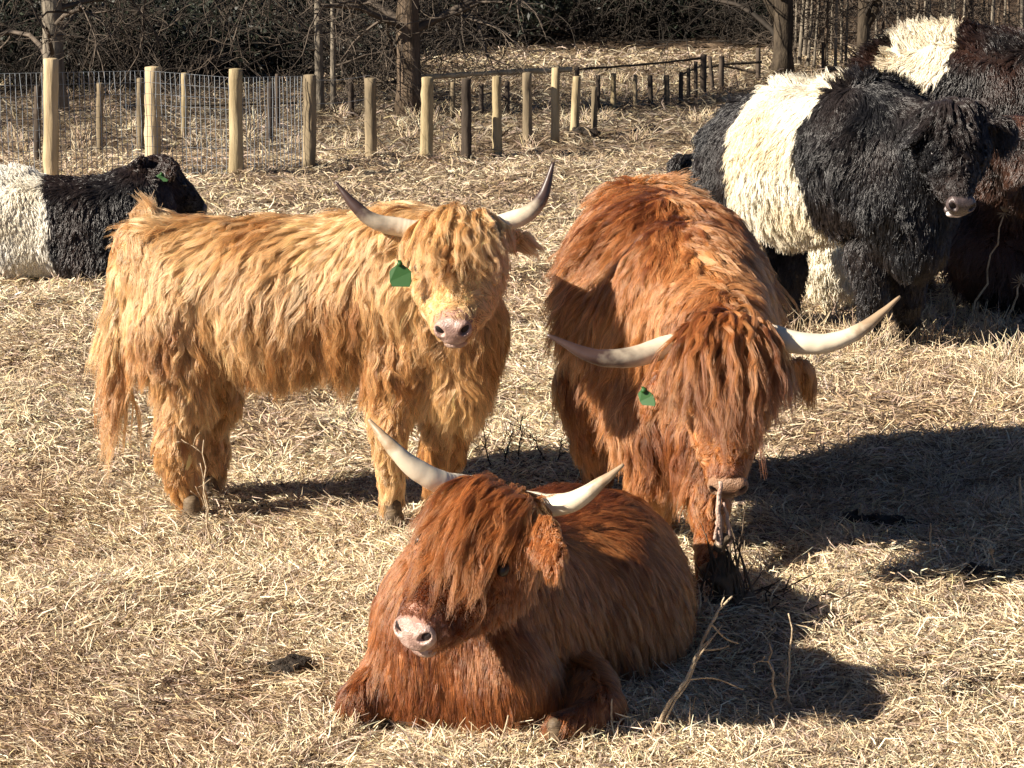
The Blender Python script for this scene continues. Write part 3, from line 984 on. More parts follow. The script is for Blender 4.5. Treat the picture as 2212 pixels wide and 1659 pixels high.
# ---------------------------------------------------------------- trees
def branches(starts, dirs, lens, rads, levels, kids, r, wig=.25, M=6, droop=0., upw=0., taper=.45, shrink=(.45, .75), spread=.9):
    """vectorised recursive branching; returns list of (P,R) per level"""
    out = []
    p, d, L, R0 = [np.asarray(q, float) for q in (starts, dirs, lens, rads)]
    for lv in range(levels):
        n = len(p)
        P = np.zeros((n, M, 3)); P[:, 0] = p; dd = d.copy()
        for j in range(1, M):
            dd = norm(dd + wig * r.normal(size=(n, 3)) * .6 + np.array([0, 0, upw - droop * j / M]))
            P[:, j] = P[:, j - 1] + dd * (L / (M - 1))[:, None]
        R = R0[:, None] * np.linspace(1, taper, M)[None]
        out.append((P, R))
        if lv == levels - 1: break
        k = kids[lv]
        par = np.repeat(np.arange(n), k)
        tt = (.25 + .75 * r.random(len(par))) * (M - 1) * .999
        i = tt.astype(int); f = (tt - i)[:, None]
        p = P[par, i] * (1 - f) + P[par, i + 1] * f
        base = norm(P[par, i + 1] - P[par, i])
        d = norm(base + spread * r.normal(size=base.shape))
        R0 = (R[par, i]) * (.45 + .25 * r.random(len(par)))
        L = L[par] * (shrink[0] + (shrink[1] - shrink[0]) * r.random(len(par)))
    return out

def bare_tree(px, ybase, wpx, height, mat, twmat, label, group, seed, lean=(0, 0), low=.3, nb=16, blen=1.3, lv=3, kids=(6, 5), forks=0, name='bare_tree', Y=None, rmin=.0035, side=None, droop=.1, category='tree'):
    r = np.random.default_rng(seed)
    if Y is None:
        g = G(px, ybase); Y = g[1]
    else:
        g = W(px, ybase, Y)
    x = g[0]
    z0 = float(ground_h(x, Y)) - .05
    zc = Y * math.cos(PITCH) + 1.5 * math.sin(PITCH)
    rad = wpx / 2 * zc / F
    org = np.array([x, Y, z0])
    root = empty(name, org); tag(root, label, category, group)
    n = 22; t = np.linspace(0, 1, n)
    P = np.stack([x + lean[0] * t * height, Y + lean[1] * t * height, z0 + t * height], -1)
    P[3:, :2] += np.cumsum(r.normal(size=(n - 3, 2)), 0) * rad * .12
    R = rad * (1 - .75 * t) * (1 + .35 * np.exp(-t * height / .15)) * (1 + .04 * r.normal(size=n))
    parts = [tubes(P[None], R[None], 14)]
    stems = [P]
    for k in range(forks):
        i0 = r.integers(2, 4)
        d = norm(np.array([r.choice([-1, 1]) * .5, r.normal() * .3, 1]))
        m = 16; tt = np.linspace(0, 1, m)[:, None]
        Pk = P[i0] + d * tt * height * .7 + np.cumsum(r.normal(size=(m, 3)), 0) * rad * .1 * tt
        parts.append(tubes(Pk[None], (R[i0] * .8 * (1 - .7 * tt[:, 0]))[None], 10)); stems.append(Pk)
    V, f = join(parts)
    mesh('trunk', V, f, mat, root, org)
    zz = low + (min(height, 3.4) - low) * np.sort(r.random(nb)) ** 1.1
    st = np.array([[np.interp(z0 + q, P[:, 2], P[:, a]) for a in range(2)] + [z0 + q] for q in zz])
    a = r.random(nb) * 6.28
    if side is not None: a = side + r.normal(size=nb) * .9
    d = norm(np.stack([np.cos(a), np.sin(a) * .7, .15 + .35 * r.random(nb)], -1))
    rr = np.interp(zz, t * height, R) * .35 * (.5 + .7 * r.random(nb))
    br = branches(st, d, blen * (.6 + .7 * r.random(nb)), np.clip(rr, rmin * 1.5, .05), lv, kids, r, wig=.32, droop=droop)
    for q in br: q[1][:] = np.maximum(q[1], rmin)
    V, f = join([tubes(q[0], q[1], 4 if k == 0 else 3, caps=False) for k, q in enumerate(br)])
    V = V[:, :]; V[:, 2] = np.maximum(V[:, 2], z0 + .02)
    mesh('branches', V, f, twmat, root, org)
    return root

def bush(x, y, h, wd, mat, label, group, seed, n0=26, kids=(6, 5), rmin=.005, name='bare_bush'):
    r = np.random.default_rng(seed)
    z0 = float(ground_h(x, y)) - .03
    a = r.random(n0) * 6.28
    st = np.stack([x + np.cos(a) * .15 * wd, y + np.sin(a) * .15 * wd, np.full(n0, z0)], -1)
    d = norm(np.stack([np.cos(a) * wd * .8, np.sin(a) * wd * .5, np.full(n0, h) * (.5 + .7 * r.random(n0))], -1))
    br = branches(st, d, np.hypot(h, wd) * (.45 + .4 * r.random(n0)), np.full(n0, .011), 3, kids, r, wig=.4, droop=.12, spread=1.1)
    for q in br:
        q[1][:] = np.maximum(q[1], rmin); q[0][..., 2] = np.maximum(q[0][..., 2], z0)
    V, f = join([tubes(q[0], q[1], 3, caps=False) for q in br])
    o = mesh(name, V, f, mat, None)
    tag(o, label, 'bush', group)
    return o

def evergreen(x, y, h, wd, label, seed, n=5200, group='dark evergreen bushes on the far slope'):
    r = np.random.default_rng(seed)
    z0 = float(ground_h(x, y))
    org = np.array([x, y, z0])
    root = empty('evergreen_bush', org); tag(root, label, 'bush', group)
    k = 26
    cc = np.stack([x + r.normal(size=k) * wd * .42, y + r.normal(size=k) * wd * .3, z0 + h * (.1 + .75 * r.random(k))], -1)
    cr = (.16 + .16 * r.random(k)) * wd
    i = r.integers(0, k, n)
    u = norm(r.normal(size=(n, 3))) * (r.random((n, 1)) ** .4)
    p = cc[i] + u * cr[i][:, None]
    p[:, 2] = np.maximum(p[:, 2], z0 + .02)
    a = norm(r.normal(size=(n, 3)) + [0, 0, -.3]); b = norm(np.cross(a, r.normal(size=(n, 3))))
    L = .035 + .04 * r.random((n, 1))
    V = np.stack([p - a * L, p + b * L * .35, p + a * L, p - b * L * .35], 1).reshape(-1, 3)
    Q = np.arange(n * 4).reshape(n, 4)
    c = np.array([.017, .021, .013]) * np.exp(.35 * r.normal(size=(n, 1)))
    mesh('leaves', V, Q, M_ever, root, org, cols=np.repeat(c, 4, 0), smooth=False)
    a = r.random(8) * 6.28
    st = np.stack([x + np.cos(a) * .05, y + np.sin(a) * .05, np.full(8, z0 - .03)], -1)
    d = norm(np.stack([np.cos(a) * wd, np.sin(a) * wd, np.full(8, h * 1.2)], -1))
    br = branches(st, d, np.full(8, h * .9), np.full(8, .02), 2, (4,), r)
    V, f = join([tubes(q[0], q[1], 4, caps=False) for q in br])
    mesh('stems', V, f, M_barkd, root, org)

r0 = np.random.default_rng(99)

def woods():
    BT = 'bare trees at the edge of the wood'
    bare_tree(120, 243, 50, 7, M_bark, M_twig, 'mottled grey trunk behind the thick left post, crooked pale limbs', BT, 1, low=.45, nb=20, blen=1.7, lv=4, kids=(4, 4, 3), rmin=.004)
    bare_tree(691, 242, 20, 6, M_bark, M_twig, 'slim pale trunk, left one of a pair behind the greenish post', BT, 2, low=.5, nb=16, blen=1.5, rmin=.004, lv=4, kids=(4, 4, 3))
    bare_tree(721, 246, 13, 6, M_bark, M_twig, 'thinner pale trunk, right one of the pair behind the greenish post', BT, 3, low=.5, nb=12, blen=1.2, rmin=.004, lv=4, kids=(4, 4, 3))
    bare_tree(884, 247, 54, 8, M_barkb, M_twig, 'thick straight brown trunk standing in the middle of the fence line', BT, 4, low=.8, nb=16, blen=1.9, lv=4, kids=(4, 4, 3), rmin=.004)
    bare_tree(1690, 163, 44, 8, M_barkd, M_twigd, 'black forked trunk right of the split-rail fence', BT, 5, low=.4, nb=10, blen=2.2, forks=2, lv=4, kids=(3, 4, 3), rmin=.006, side=2.6)
    bare_tree(1862, 175, 30, 8, M_barkd, M_twigd, 'dark trunk rising straight behind the standing belted cow', BT, 6, low=.5, nb=9, blen=1.4, forks=1, rmin=.006)
    # forked tree's leaning limb
    # saplings on the right
    r = np.random.default_rng(8)
    k = 0
    ORD = 'first second third fourth fifth sixth seventh eighth ninth tenth eleventh twelfth thirteenth fourteenth fifteenth sixteenth seventeenth eighteenth nineteenth twentieth twenty-first twenty-second twenty-third twenty-fourth twenty-fifth twenty-sixth'.split()
    sap = 'thin saplings of the wood on the right'
    for px in list(np.linspace(1712, 1830, 13)) + list(np.linspace(1880, 2212, 26)):
        px = px + r.uniform(-3, 3); Y = r.uniform(31, 38)
        lab = (ORD[k] + ' thin sapling from the left between the two dark trunks') if k < 13 else (ORD[k - 13] + ' thin sapling to the right of the straight dark trunk')
        bare_tree(px, 0, r.uniform(5, 10), r.uniform(4, 6), M_bark if r.random() < .65 else M_barkb, M_twig, lab, sap if px < 1845 else 'saplings behind the rearmost cow', 100 + k,
                  lean=(r.normal() * .03, 0), low=.3, nb=9, blen=.7, lv=3, kids=(4, 3), name='sapling', Y=Y, rmin=.005)
        k += 1
    # trees up the slope
    for i in range(16):
        px = r.uniform(150, 1650); Y = r.uniform(37, 48)
        bare_tree(px, 0, r.uniform(8, 20), r.uniform(5, 7), M_barkb if i % 2 else M_barkd, M_twig, 'bare brown tree far up the wooded slope', 'bare trees up the wooded slope', 200 + i,
                  lean=(r.normal() * .05, 0), low=.2, nb=16, blen=1.6, lv=4, kids=(4, 3, 3), Y=Y, rmin=.0065)
    for i in range(46):
        px = r.uniform(-60, 1000) if i < 34 else r.uniform(1000, 1680)
        Y = r.uniform(27, 42) if px < 900 else r.uniform(36.5, 45)
        x = W(px, 0, Y)[0]
        bush(x, Y, r.uniform(.8, 1.5), r.uniform(.9, 1.6), M_twig if r.random() < .33 else M_twigd, 'leafless tangled bush at the foot of the wooded slope', 'leafless bushes along the wood', 300 + i,
             n0=22, kids=(6, 4), rmin=.0055)
    ev = [(20, 29.5, 1.1, 2.0), (170, 29, 1.0, 1.8), (300, 29.5, 1.15, 2.0), (420, 30.5, 1.1, 2.0), (-70, 30, 1.2, 2.0), (100, 33, 1.7, 2.4), (260, 34, 1.7, 2.4), (430, 34, 1.5, 2.4), (560, 35, 1.3, 2.2),
          (1010, 38, .9, 2.4), (1130, 39.5, 1.2, 2.6), (1260, 40, 1.3, 2.6), (1370, 39, .9, 2.2), (960, 42, 1.8, 2.6), (1200, 42, 1.7, 2.8), (1440, 38.5, .8, 1.6), (640, 36, 1.4, 2.4), (780, 37, 1.5, 2.4)]
    for i, (px, Y, h, wd) in enumerate(ev):
        x = W(px, 0, Y)[0]
        left = px < 700
        evergreen(x, Y, h, wd, 'nearly black evergreen bush beyond the wire fence' if left else 'dark low evergreen mass at the far edge of the pale meadow', 400 + i, n=7000,
                  group='black evergreen bushes beyond the wire fence' if left else 'dark evergreens behind the meadow')
    # unseen evergreens added out of view at left, meant to shade the fence strip
    for i, (x, y) in enumerate([(-11, 21.5), (-12.5, 24.5), (-14, 27), (-16, 23), (-18, 29), (-13, 31)]):
        evergreen(x, y, 5.2, 3.6, 'tall dark unseen evergreen added left of the field for shade', 500 + i, n=5000, group='unseen evergreens added left of the field for shade')

# ---------------------------------------------------------------- sticks and stalks
def stalk(px, ybase, xt, yt, wpx, label, mat=M_stick, head=0, seed=0, dY=0.0, group='dry stalks standing in the straw', twigs=0, name='dry_stalk'):
    g = G(px, ybase); Y = g[1]; z0 = float(ground_h(g[0], Y)) - .01
    top = W(xt, yt, Y + dY)
    r = np.random.default_rng(seed + int(px))
    n = 9; t = np.linspace(0, 1, n)[:, None]
    a = np.array([g[0], Y, z0])
    P = a + (top - a) * t
    L = np.linalg.norm(top - a)
    P[1:-1] += r.normal(size=(n - 2, 3)) * L * .018
    rad = wpx / 2 * Y / F
    R = rad * (1.1 - .5 * t[:, 0])
    parts = [tubes(P[None], R[None], 6)]
    if twigs:
        i = r.integers(2, n - 1, twigs)
        d = norm((top - a) / L + r.normal(size=(twigs, 3)) * .7)
        br = branches(P[i], d, np.full(twigs, L * .28), np.full(twigs, rad * .55), 2, (2,), r, wig=.3)
        parts += [tubes(q[0], np.maximum(q[1], .0012), 4) for q in br]
    if head:
        k = 26
        d = norm(r.normal(size=(k, 3)) + [0, 0, .6])
        Q = P[-1][None, None] + d[:, None] * np.linspace(0, head, 3)[None, :, None]
        parts.append(tubes(Q, np.full((k, 3), .0016) * np.array([.6, 1.4, .6]), 4))
    V, f = join(parts)
    o = mesh(name, V, f, mat)
    tag(o, label, 'stalk', group)
    return o

def small_things():
    S = stalk
    S(2012, 1226, 2010, 1130, 6, 'short straight pale stalk at the top of the right-hand shadow')
    S(2075, 1228, 2108, 1158, 6, 'pale stalk slanting right in the right-hand shadow')
    S(1677, 1560, 1662, 1388, 7, 'tall pale stalk leaning left in the front shadow', twigs=1)
    S(1706, 1540, 1703, 1325, 6, 'tallest brown stalk of the front shadow, upright', twigs=1)
    S(1727, 1485, 1712, 1440, 5, 'small stalk right of the tallest brown stalk')
    S(2000, 1520, 1998, 1422, 6, 'single short pale stalk alone at the lower edge of the shadow')
    S(1323, 1610, 1322, 1510, 6, 'upright straw stalk before the lying red cow folded leg')
    S(1080, 1625, 1098, 1545, 6, 'straw stalk before the lying red cow chest, slanting right')
    S(2205, 1150, 2203, 1030, 8, 'thick pale stalk cut by the right picture edge', group=None)
    S(1850, 1135, 1862, 1090, 9, 'split straw stub catching light left of the black clod', twigs=2)
    S(2160, 1255, 2140, 1190, 5, 'stalk with a small seed head in the right-hand shadow', head=.012)
    S(2165, 720, 2205, 610, 6, 'dead weed stalk with pale seed head before the dark brown cow', head=.05)
    S(2110, 690, 2122, 560, 7, 'dead weed stalk with hooked top before the dark brown cow', head=.03, twigs=3)
    S(2095, 700, 2170, 460, 5, 'long thin weed stalk with a white seed head beside the belted cow muzzle', head=.04)
    S(1918, 720, 1916, 600, 5, 'weed with pale seed head between the belted cow front legs', head=.04)
    S(1705 + 200, 730, 1940, 650, 5, 'thin weed stem by the belted cow front hoof')
    S(2150, 730, 2205, 690, 9, 'pale bent stick lying up at the right edge', twigs=3)
    S(2120, 735, 2134, 680, 8, 'short dry stub near the right edge')
    # dark wiry weeds between the two standing cows
    for k, (a, b, c, d) in enumerate([(1060, 1010, 1045, 915), (1085, 1010, 1110, 925), (1120, 1005, 1128, 900), (1180, 1000, 1150, 940), (1200, 1010, 1215, 950)]):
        S(a, b, c, d, 4, ['dark wiry weed below the golden cow beard', 'dark wiry weed just right of the golden cow chest', 'tall dark wiry weed midway between the standing cows', 'low dark weed leaning left near the rust cow leg',
                          'low dark weed closest to the rust cow leg'][k], mat=M_twigd, twigs=7, group='dark wiry weeds between the cows', name='wiry_weed')
    # thin straws against the golden cow's hind leg
    S(455, 1165, 440, 950, 4, 'long thin straw standing against the golden cow hind leg', twigs=1)
    S(462, 1168, 432, 1000, 4, 'shorter bent straw against the golden cow hind leg', twigs=1)
    S(88, 1090, 92, 1010, 5, 'pale stalk over the black hollow at far left')
    # leaning pale branch at the right of the lying cow
    g = G(1400, 1612); Y = g[1]
    pts = [np.array([g[0], Y, 0.0]), W(1440, 1530, Y + .02), W(1490, 1450, Y + .05), W(1520, 1380, Y + .08), W(1548, 1325, Y + .1), W(1582, 1288, Y + .12)]
    P = spline(np.array(pts), 18)
    rad = np.linspace(11, 5, 18) / 2 * Y / F
    r = np.random.default_rng(4)
    P[1:-1] += r.normal(size=(16, 3)) * .002
    parts = [tubes(P[None], rad[None], 8)]
    P2 = P[:9] + np.array([.008, .0, -.004]) + r.normal(size=(9, 3)) * .002
    parts.append(tubes(P2[None], (rad[:9] * .6)[None], 6))
    tw = [(9, (1575, 1395), .05), (7, (1560, 1350), .02), (6, (1605, 1490), .06), (8, (1545, 1370), .01), (12, (1595, 1390), .05), (15, (1565, 1290), 0)]
    for i, (tx, ty), dy in tw:
        e = W(tx, ty, P[i][1] + dy)
        Q = spline(np.array([P[i], (P[i] + e) / 2 + r.normal(size=3) * .006, e]), 8)
        parts.append(tubes(Q[None], np.linspace(.0032, .0016, 8)[None], 5))
    V, f = join(parts)
    tag(mesh('fallen_branch', V, f, M_stick), 'pale forked dead branch leaning up beside the lying red cow', 'branch')
    # dead stump with roots under the rust cow's muzzle
    g = G(1582, 1345); Y = g[1]; org = np.array([g[0], Y, 0.])
    root = empty('dead_stump', org); tag(root, 'dark rotten stump bristling with sticks under the rust cow muzzle', 'stump')
    B = Body(.008, .03)
    B.cone([g[0] + .00, Y, .0], list(W(1562, 1230, Y)), .040, .022)
    B.cone(W(1562, 1230, Y), W(1558, 1160, Y), .020, .012)
    B.cone([g[0] + .03, Y - .02, .0], W(1610, 1280, Y), .034, .014)
    B.cone([g[0] + .10, Y - .01, -.01], W(1600, 1310, Y), .035, .02)
    B.cone([g[0] + .16, Y, -.01], [g[0] + .05, Y, .03], .03, .035)
    V, Q = B.build(noise=.034, nsc=30)
    mesh('stump_wood', V, Q, M_barkb, root, org)
    def stick(name, pts, r0_, r1_, mat):
        P = spline(np.array(pts), 12); P[1:-1] += r.normal(size=(10, 3)) * .0015
        V, f = tubes(P[None], np.linspace(r0_, r1_, 12)[None], 7)
        mesh(name, V, f, mat, root, org)
    stick('stick', [W(1556, 1190, Y - .02), W(1552, 1110, Y - .03), W(1556, 1040, Y - .03)], .010, .006, M_stickp)
    stick('stick', [W(1575, 1180, Y - .02), W(1572, 1120, Y - .02), W(1562, 1085, Y - .03)], .007, .004, M_stickp)
    stick('stick', [W(1545, 1165, Y - .03), W(1550, 1110, Y - .03)], .006, .003, M_stickp)
    for e in ((1660, 1215), (1690, 1250), (1640, 1190), (1715, 1270), (1750, 1310), (1640, 1290)):
        stick('root_twig', [W(1585, 1320, Y), (W(1585, 1320, Y) + W(*e, Y + .1)) / 2 + r.normal(size=3) * .01, W(*e, Y + .1)], .0035, .0015, M_barkb)
    n = 46
    a = np.stack([g[0] + r.normal(size=n) * .045 + .02, Y + r.normal(size=n) * .03, np.zeros(n)], -1)
    e = W(1562, 1190, Y)[None] + r.normal(size=(n, 3)) * np.array([.028, .02, .05])
    m = (a + e) / 2 + r.normal(size=(n, 3)) * .010
    P = np.stack([a, m, e], 1)
    V, f = tubes(P, np.array([[.0042, .0034, .0014]]).repeat(n, 0) * (.6 + .8 * r.random((n, 1))), 5, caps=False)
    mesh('stem_bundle', V, f, M_barkb, root, org)
    # a mat of dark twigs at the stump's foot
    n = 70
    th = r.random(n) * 6.28
    p0 = np.stack([g[0] + .10 + r.normal(size=n) * .12, Y + r.normal(size=n) * .07, .01 + np.abs(r.normal(size=n)) * .025], -1)
    d = np.stack([np.cos(th), np.sin(th) * .6, .35 * r.normal(size=n)], -1) * (.06 + .1 * r.random((n, 1)))
    P = np.stack([p0, p0 + d * .5 + r.normal(size=(n, 3)) * .008, p0 + d], 1)
    V, f = tubes(P, np.full((n, 3), .0024), 4, caps=False)
    mesh('twig_mat', V, f, M_barkd, root, org)
    C = clod
    C('dung_clod', G(625, 1452), (.085, .06, .035), 1, 'dark brown dung clod alone left of the lying red cow', M_dung, 'dung', 'dung clods in the straw')
    C('dung_clod', G(95, 1028), (.11, .06, .03), 2, 'black flat dung clod at far left by the golden cow tail', M_dung, 'dung', 'dung clods in the straw')
    C('dung_clod', G(1935, 1140), (.16, .09, .05), 4, 'large black dung clod in the right-hand shadow', M_dung, 'dung', 'dung clods in the straw')
    C('dung_clod', G(2135, 1272), (.09, .06, .045), 5, 'rough brown clod at the right below the shadow', M_dung, 'dung', 'dung clods in the straw')
    C('dung_clod', G(560, 1085), (.10, .05, .025), 7, 'low dark clod between the golden cow legs', M_dung, 'dung', 'dung clods in the straw')
    C('dung_clod', G(840, 378), (.16, .1, .04), 8, 'dark clod in the straw below the two-toned post', M_dung, 'dung', 'dung clods in the straw')
    C('dung_clod', G(1300, 350), (.16, .1, .04), 9, 'dark clod far back right of the golden cow horn', M_dung, 'dung', 'dung clods in the straw')

build_ground()
straw_field()
tufts()
posts_and_fences()
woods()
small_things()

# ================================================================== CATTLE
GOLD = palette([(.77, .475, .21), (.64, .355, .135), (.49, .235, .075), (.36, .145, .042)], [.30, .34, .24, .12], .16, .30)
RUST = palette([(.50, .215, .072), (.40, .15, .045), (.29, .095, .026), (.18, .052, .015)], [.25, .35, .27, .13], .16)
RED = palette([(.38, .132, .037), (.26, .080, .021), (.165, .045, .012), (.095, .024, .007)], [.17, .33, .32, .18], .16)

# ---- 1: golden heifer, side on, face to the camera
def cow_gold():
    HL = .80
    org = G(640, 1140)
    B = Body(.014, .05)
    B.cone(W(392, 610, 7.52), W(600, 640, 7.48), .21, .245, .08)
    B.cone(W(600, 640, 7.48), W(860, 635, 7.38), .245, .245, .08)
    B.cone(W(322, 545, 7.5), W(385, 610, 7.5), .11, .18, .08)
    B.cone(W(860, 610, 7.36), W(980, 700, 7.26), .24, .165, .08)
    B.cone(W(980, 700, 7.26), W(985, 830, 7.24), .155, .12, .06)
    B.cone(W(900, 580, 7.30), W(990, 560, 7.02), .20, .12, .06)
    # legs
    B.cone(W(365, 720, 7.38), W(400, 860, 7.34), .14, .078, .05)
    B.cone(W(390, 880, 7.34), W(375, 970, 7.32), .078, .056, .04)
    B.cone(W(375, 970, 7.32), G(412, 1120) + [0, 0, .07], .056, .044, .03)
    B.cone(W(430, 750, 7.62), W(478, 870, 7.62), .12, .062, .06)
    B.cone(W(478, 870, 7.62), W(448, 970, 7.66), .058, .048, .04)
    B.cone(W(460, 970, 7.66), G(455, 1075) + [0, 0, .07], .055, .045, .03)
    B.cone(W(860, 790, 7.22), W(842, 930, 7.18), .105, .058, .06)
    B.cone(W(842, 930, 7.18), G(848, 1130) + [0, 0, .07], .050, .038, .03)
    B.cone(W(985, 850, 7.36), W(955, 970, 7.40), .10, .07, .05)
    B.cone(W(955, 970, 7.40), G(950, 1090) + [0, 0, .07], .06, .046, .03)
    # tail
    B.cone(W(290, 520, 7.48), W(262, 600, 7.46), .05, .030, .03)
    B.cone(W(262, 600, 7.46), W(256, 830, 7.46), .028, .014, .03)
    H = Head(W(987, 468, 6.88), W(972, 712, 6.56), (-.10, -1, .4), .96, 1.05); H.wide = 1.05; H.nk = .84
    H.add(B)
    ear_sdf(B, W(905, 522, 6.93), W(812, 530, 6.95), (0, -.3, 1), .042)
    ear_sdf(B, W(1078, 514, 6.95), W(1150, 524, 7.02), (0, -.2, 1), .045)
    B.build(noise=.012, nsc=9, floor=.0)
    c = []
    A = lambda px, py, Y, dx, dy, dd, ln, wt=1.0: c.append((W(px, py, Y), D(dx, dy, dd), ln * HL, wt))
    A(268, 480, 7.45, -.2, .4, 0, .06); A(300, 450, 7.5, -.1, -.8, 0, .11); A(355, 445, 7.5, -.3, -.4, 0, .14)
    for px in (440, 540, 640, 740, 840):
        A(px, 440, 7.50, -.5, -.05, -.5, .17); A(px, 480, 7.32, -.75, .35, -.2, .22)
        A(px, 560, 7.25, -.6, .75, 0, .24); A(px, 650, 7.22, -.28, 1, 0, .24)
        A(px, 740, 7.24, -.1, 1, 0, .20); A(px, 830, 7.34, 0, 1, 0, .11); A(px, 860, 7.5, 0, 1, 0, .08)
        A(px, 600, 7.75, -.3, 1, .2, .2)
    A(270, 560, 7.4, .0, 1, 0, .08); A(300, 620, 7.35, .0, 1, 0, .09); A(350, 650, 7.30, .0, 1, 0, .13); A(300, 700, 7.4, .05, 1, 0, .09); A(310, 780, 7.4, .05, 1, 0, .06)
    A(260, 640, 7.46, 0, 1, 0, .36, 1); A(258, 720, 7.46, .02, 1, 0, .38, 1); A(256, 800, 7.46, .04, 1, 0, .38, 1); A(256, 840, 7.46, .06, 1, 0, .36, 1)
    A(350, 780, 7.24, .1, 1, 0, .09); A(420, 790, 7.22, .1, 1, 0, .09); A(390, 880, 7.28, -.1, 1, 0, .07); A(360, 940, 7.3, -.2, 1, 0, .06)
    A(390, 1040, 7.28, 0, 1, 0, .045); A(412, 1110, 7.25, 0, 1, 0, .09); A(850, 1125, 7.12, 0, 1, 0, .09); A(500, 880, 7.6, 0, 1, 0, .045); A(460, 1000, 7.62, 0, 1, 0, .05)
    A(900, 520, 7.2, -.6, .6, 0, .2); A(850, 600, 7.15, -.3, 1, 0, .2); A(880, 680, 7.1, 0, 1, 0, .18); A(900, 780, 7.1, 0, 1, 0, .15)
    A(960, 760, 7.08, .25, 1, 0, .12); A(1010, 800, 7.05, .25, 1, 0, .12); A(1060, 700, 7.15, .1, 1, 0, .12); A(1060, 600, 7.2, .1, 1, 0, .12)
    A(1020, 880, 7.12, .2, 1, 0, .12, 1.5); A(1000, 840, 7.1, .2, 1, 0, .12); A(950, 850, 7.15, 0, 1, 0, .11)
    A(850, 880, 7.1, -.1, 1, 0, .05); A(840, 980, 7.12, 0, 1, 0, .035); A(848, 1090, 7.1, 0, 1, 0, .045); A(950, 1000, 7.35, 0, 1, 0, .05)
    A(960, 455, 7.12, -.6, .1, 0, .12); A(900, 500, 7.1, -.8, .3, 0, .11)
    A(812, 530, 6.93, -.7, .6, 0, .08, 2); A(860, 525, 6.90, -.4, .8, 0, .06, 2)
    A(1150, 522, 7.0, .7, .45, 0, .12, 2); A(1110, 515, 6.96, .6, .7, 0, .09, 2)
    H.fl, H.cheek, H.side = .27, .026, 0.25
    tailc = W(240, 700, 7.46)
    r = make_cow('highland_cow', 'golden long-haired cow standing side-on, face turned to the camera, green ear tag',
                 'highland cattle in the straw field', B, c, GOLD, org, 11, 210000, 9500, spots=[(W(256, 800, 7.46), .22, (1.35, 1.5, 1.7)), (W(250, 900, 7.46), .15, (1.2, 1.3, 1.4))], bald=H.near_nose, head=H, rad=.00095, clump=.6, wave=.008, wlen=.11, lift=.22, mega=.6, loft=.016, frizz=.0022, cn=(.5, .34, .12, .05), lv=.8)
    H.forelock(B, r, org, GOLD, 20000, 360, .25, 9, rad=.00085, wave=.008, wlen=.08, side=.08, smax=.085, up=.12)
    H.nose(r, org, M_nose); H.eyes(r, org)
    horn(r, org, [W(955, 500, 6.96), W(900, 497, 6.93), W(860, 490, 6.92), W(810, 478, 6.9), W(770, 448, 6.9), W(724, 393, 6.92)], [.031, .031, .030, .025, .0185, .004], M_hornd)
    horn(r, org, [W(1020, 490, 6.97), W(1070, 485, 6.95), W(1105, 476, 6.95), W(1145, 458, 6.95), W(1174, 420, 6.96), W(1195, 350, 6.98)], [.031, .031, .031, .026, .019, .004], M_hornd)
    ear_tag(r, org, W(863, 562, 6.70), np.array([1, -.1, 0]), np.array([.05, -.1, -1]), .034, .042)
    for g in ((415, 1128), (455, 1080), (850, 1136), (950, 1092)): hoof(r, org, G(*g), .036, (.3, -1, 0))
    return r

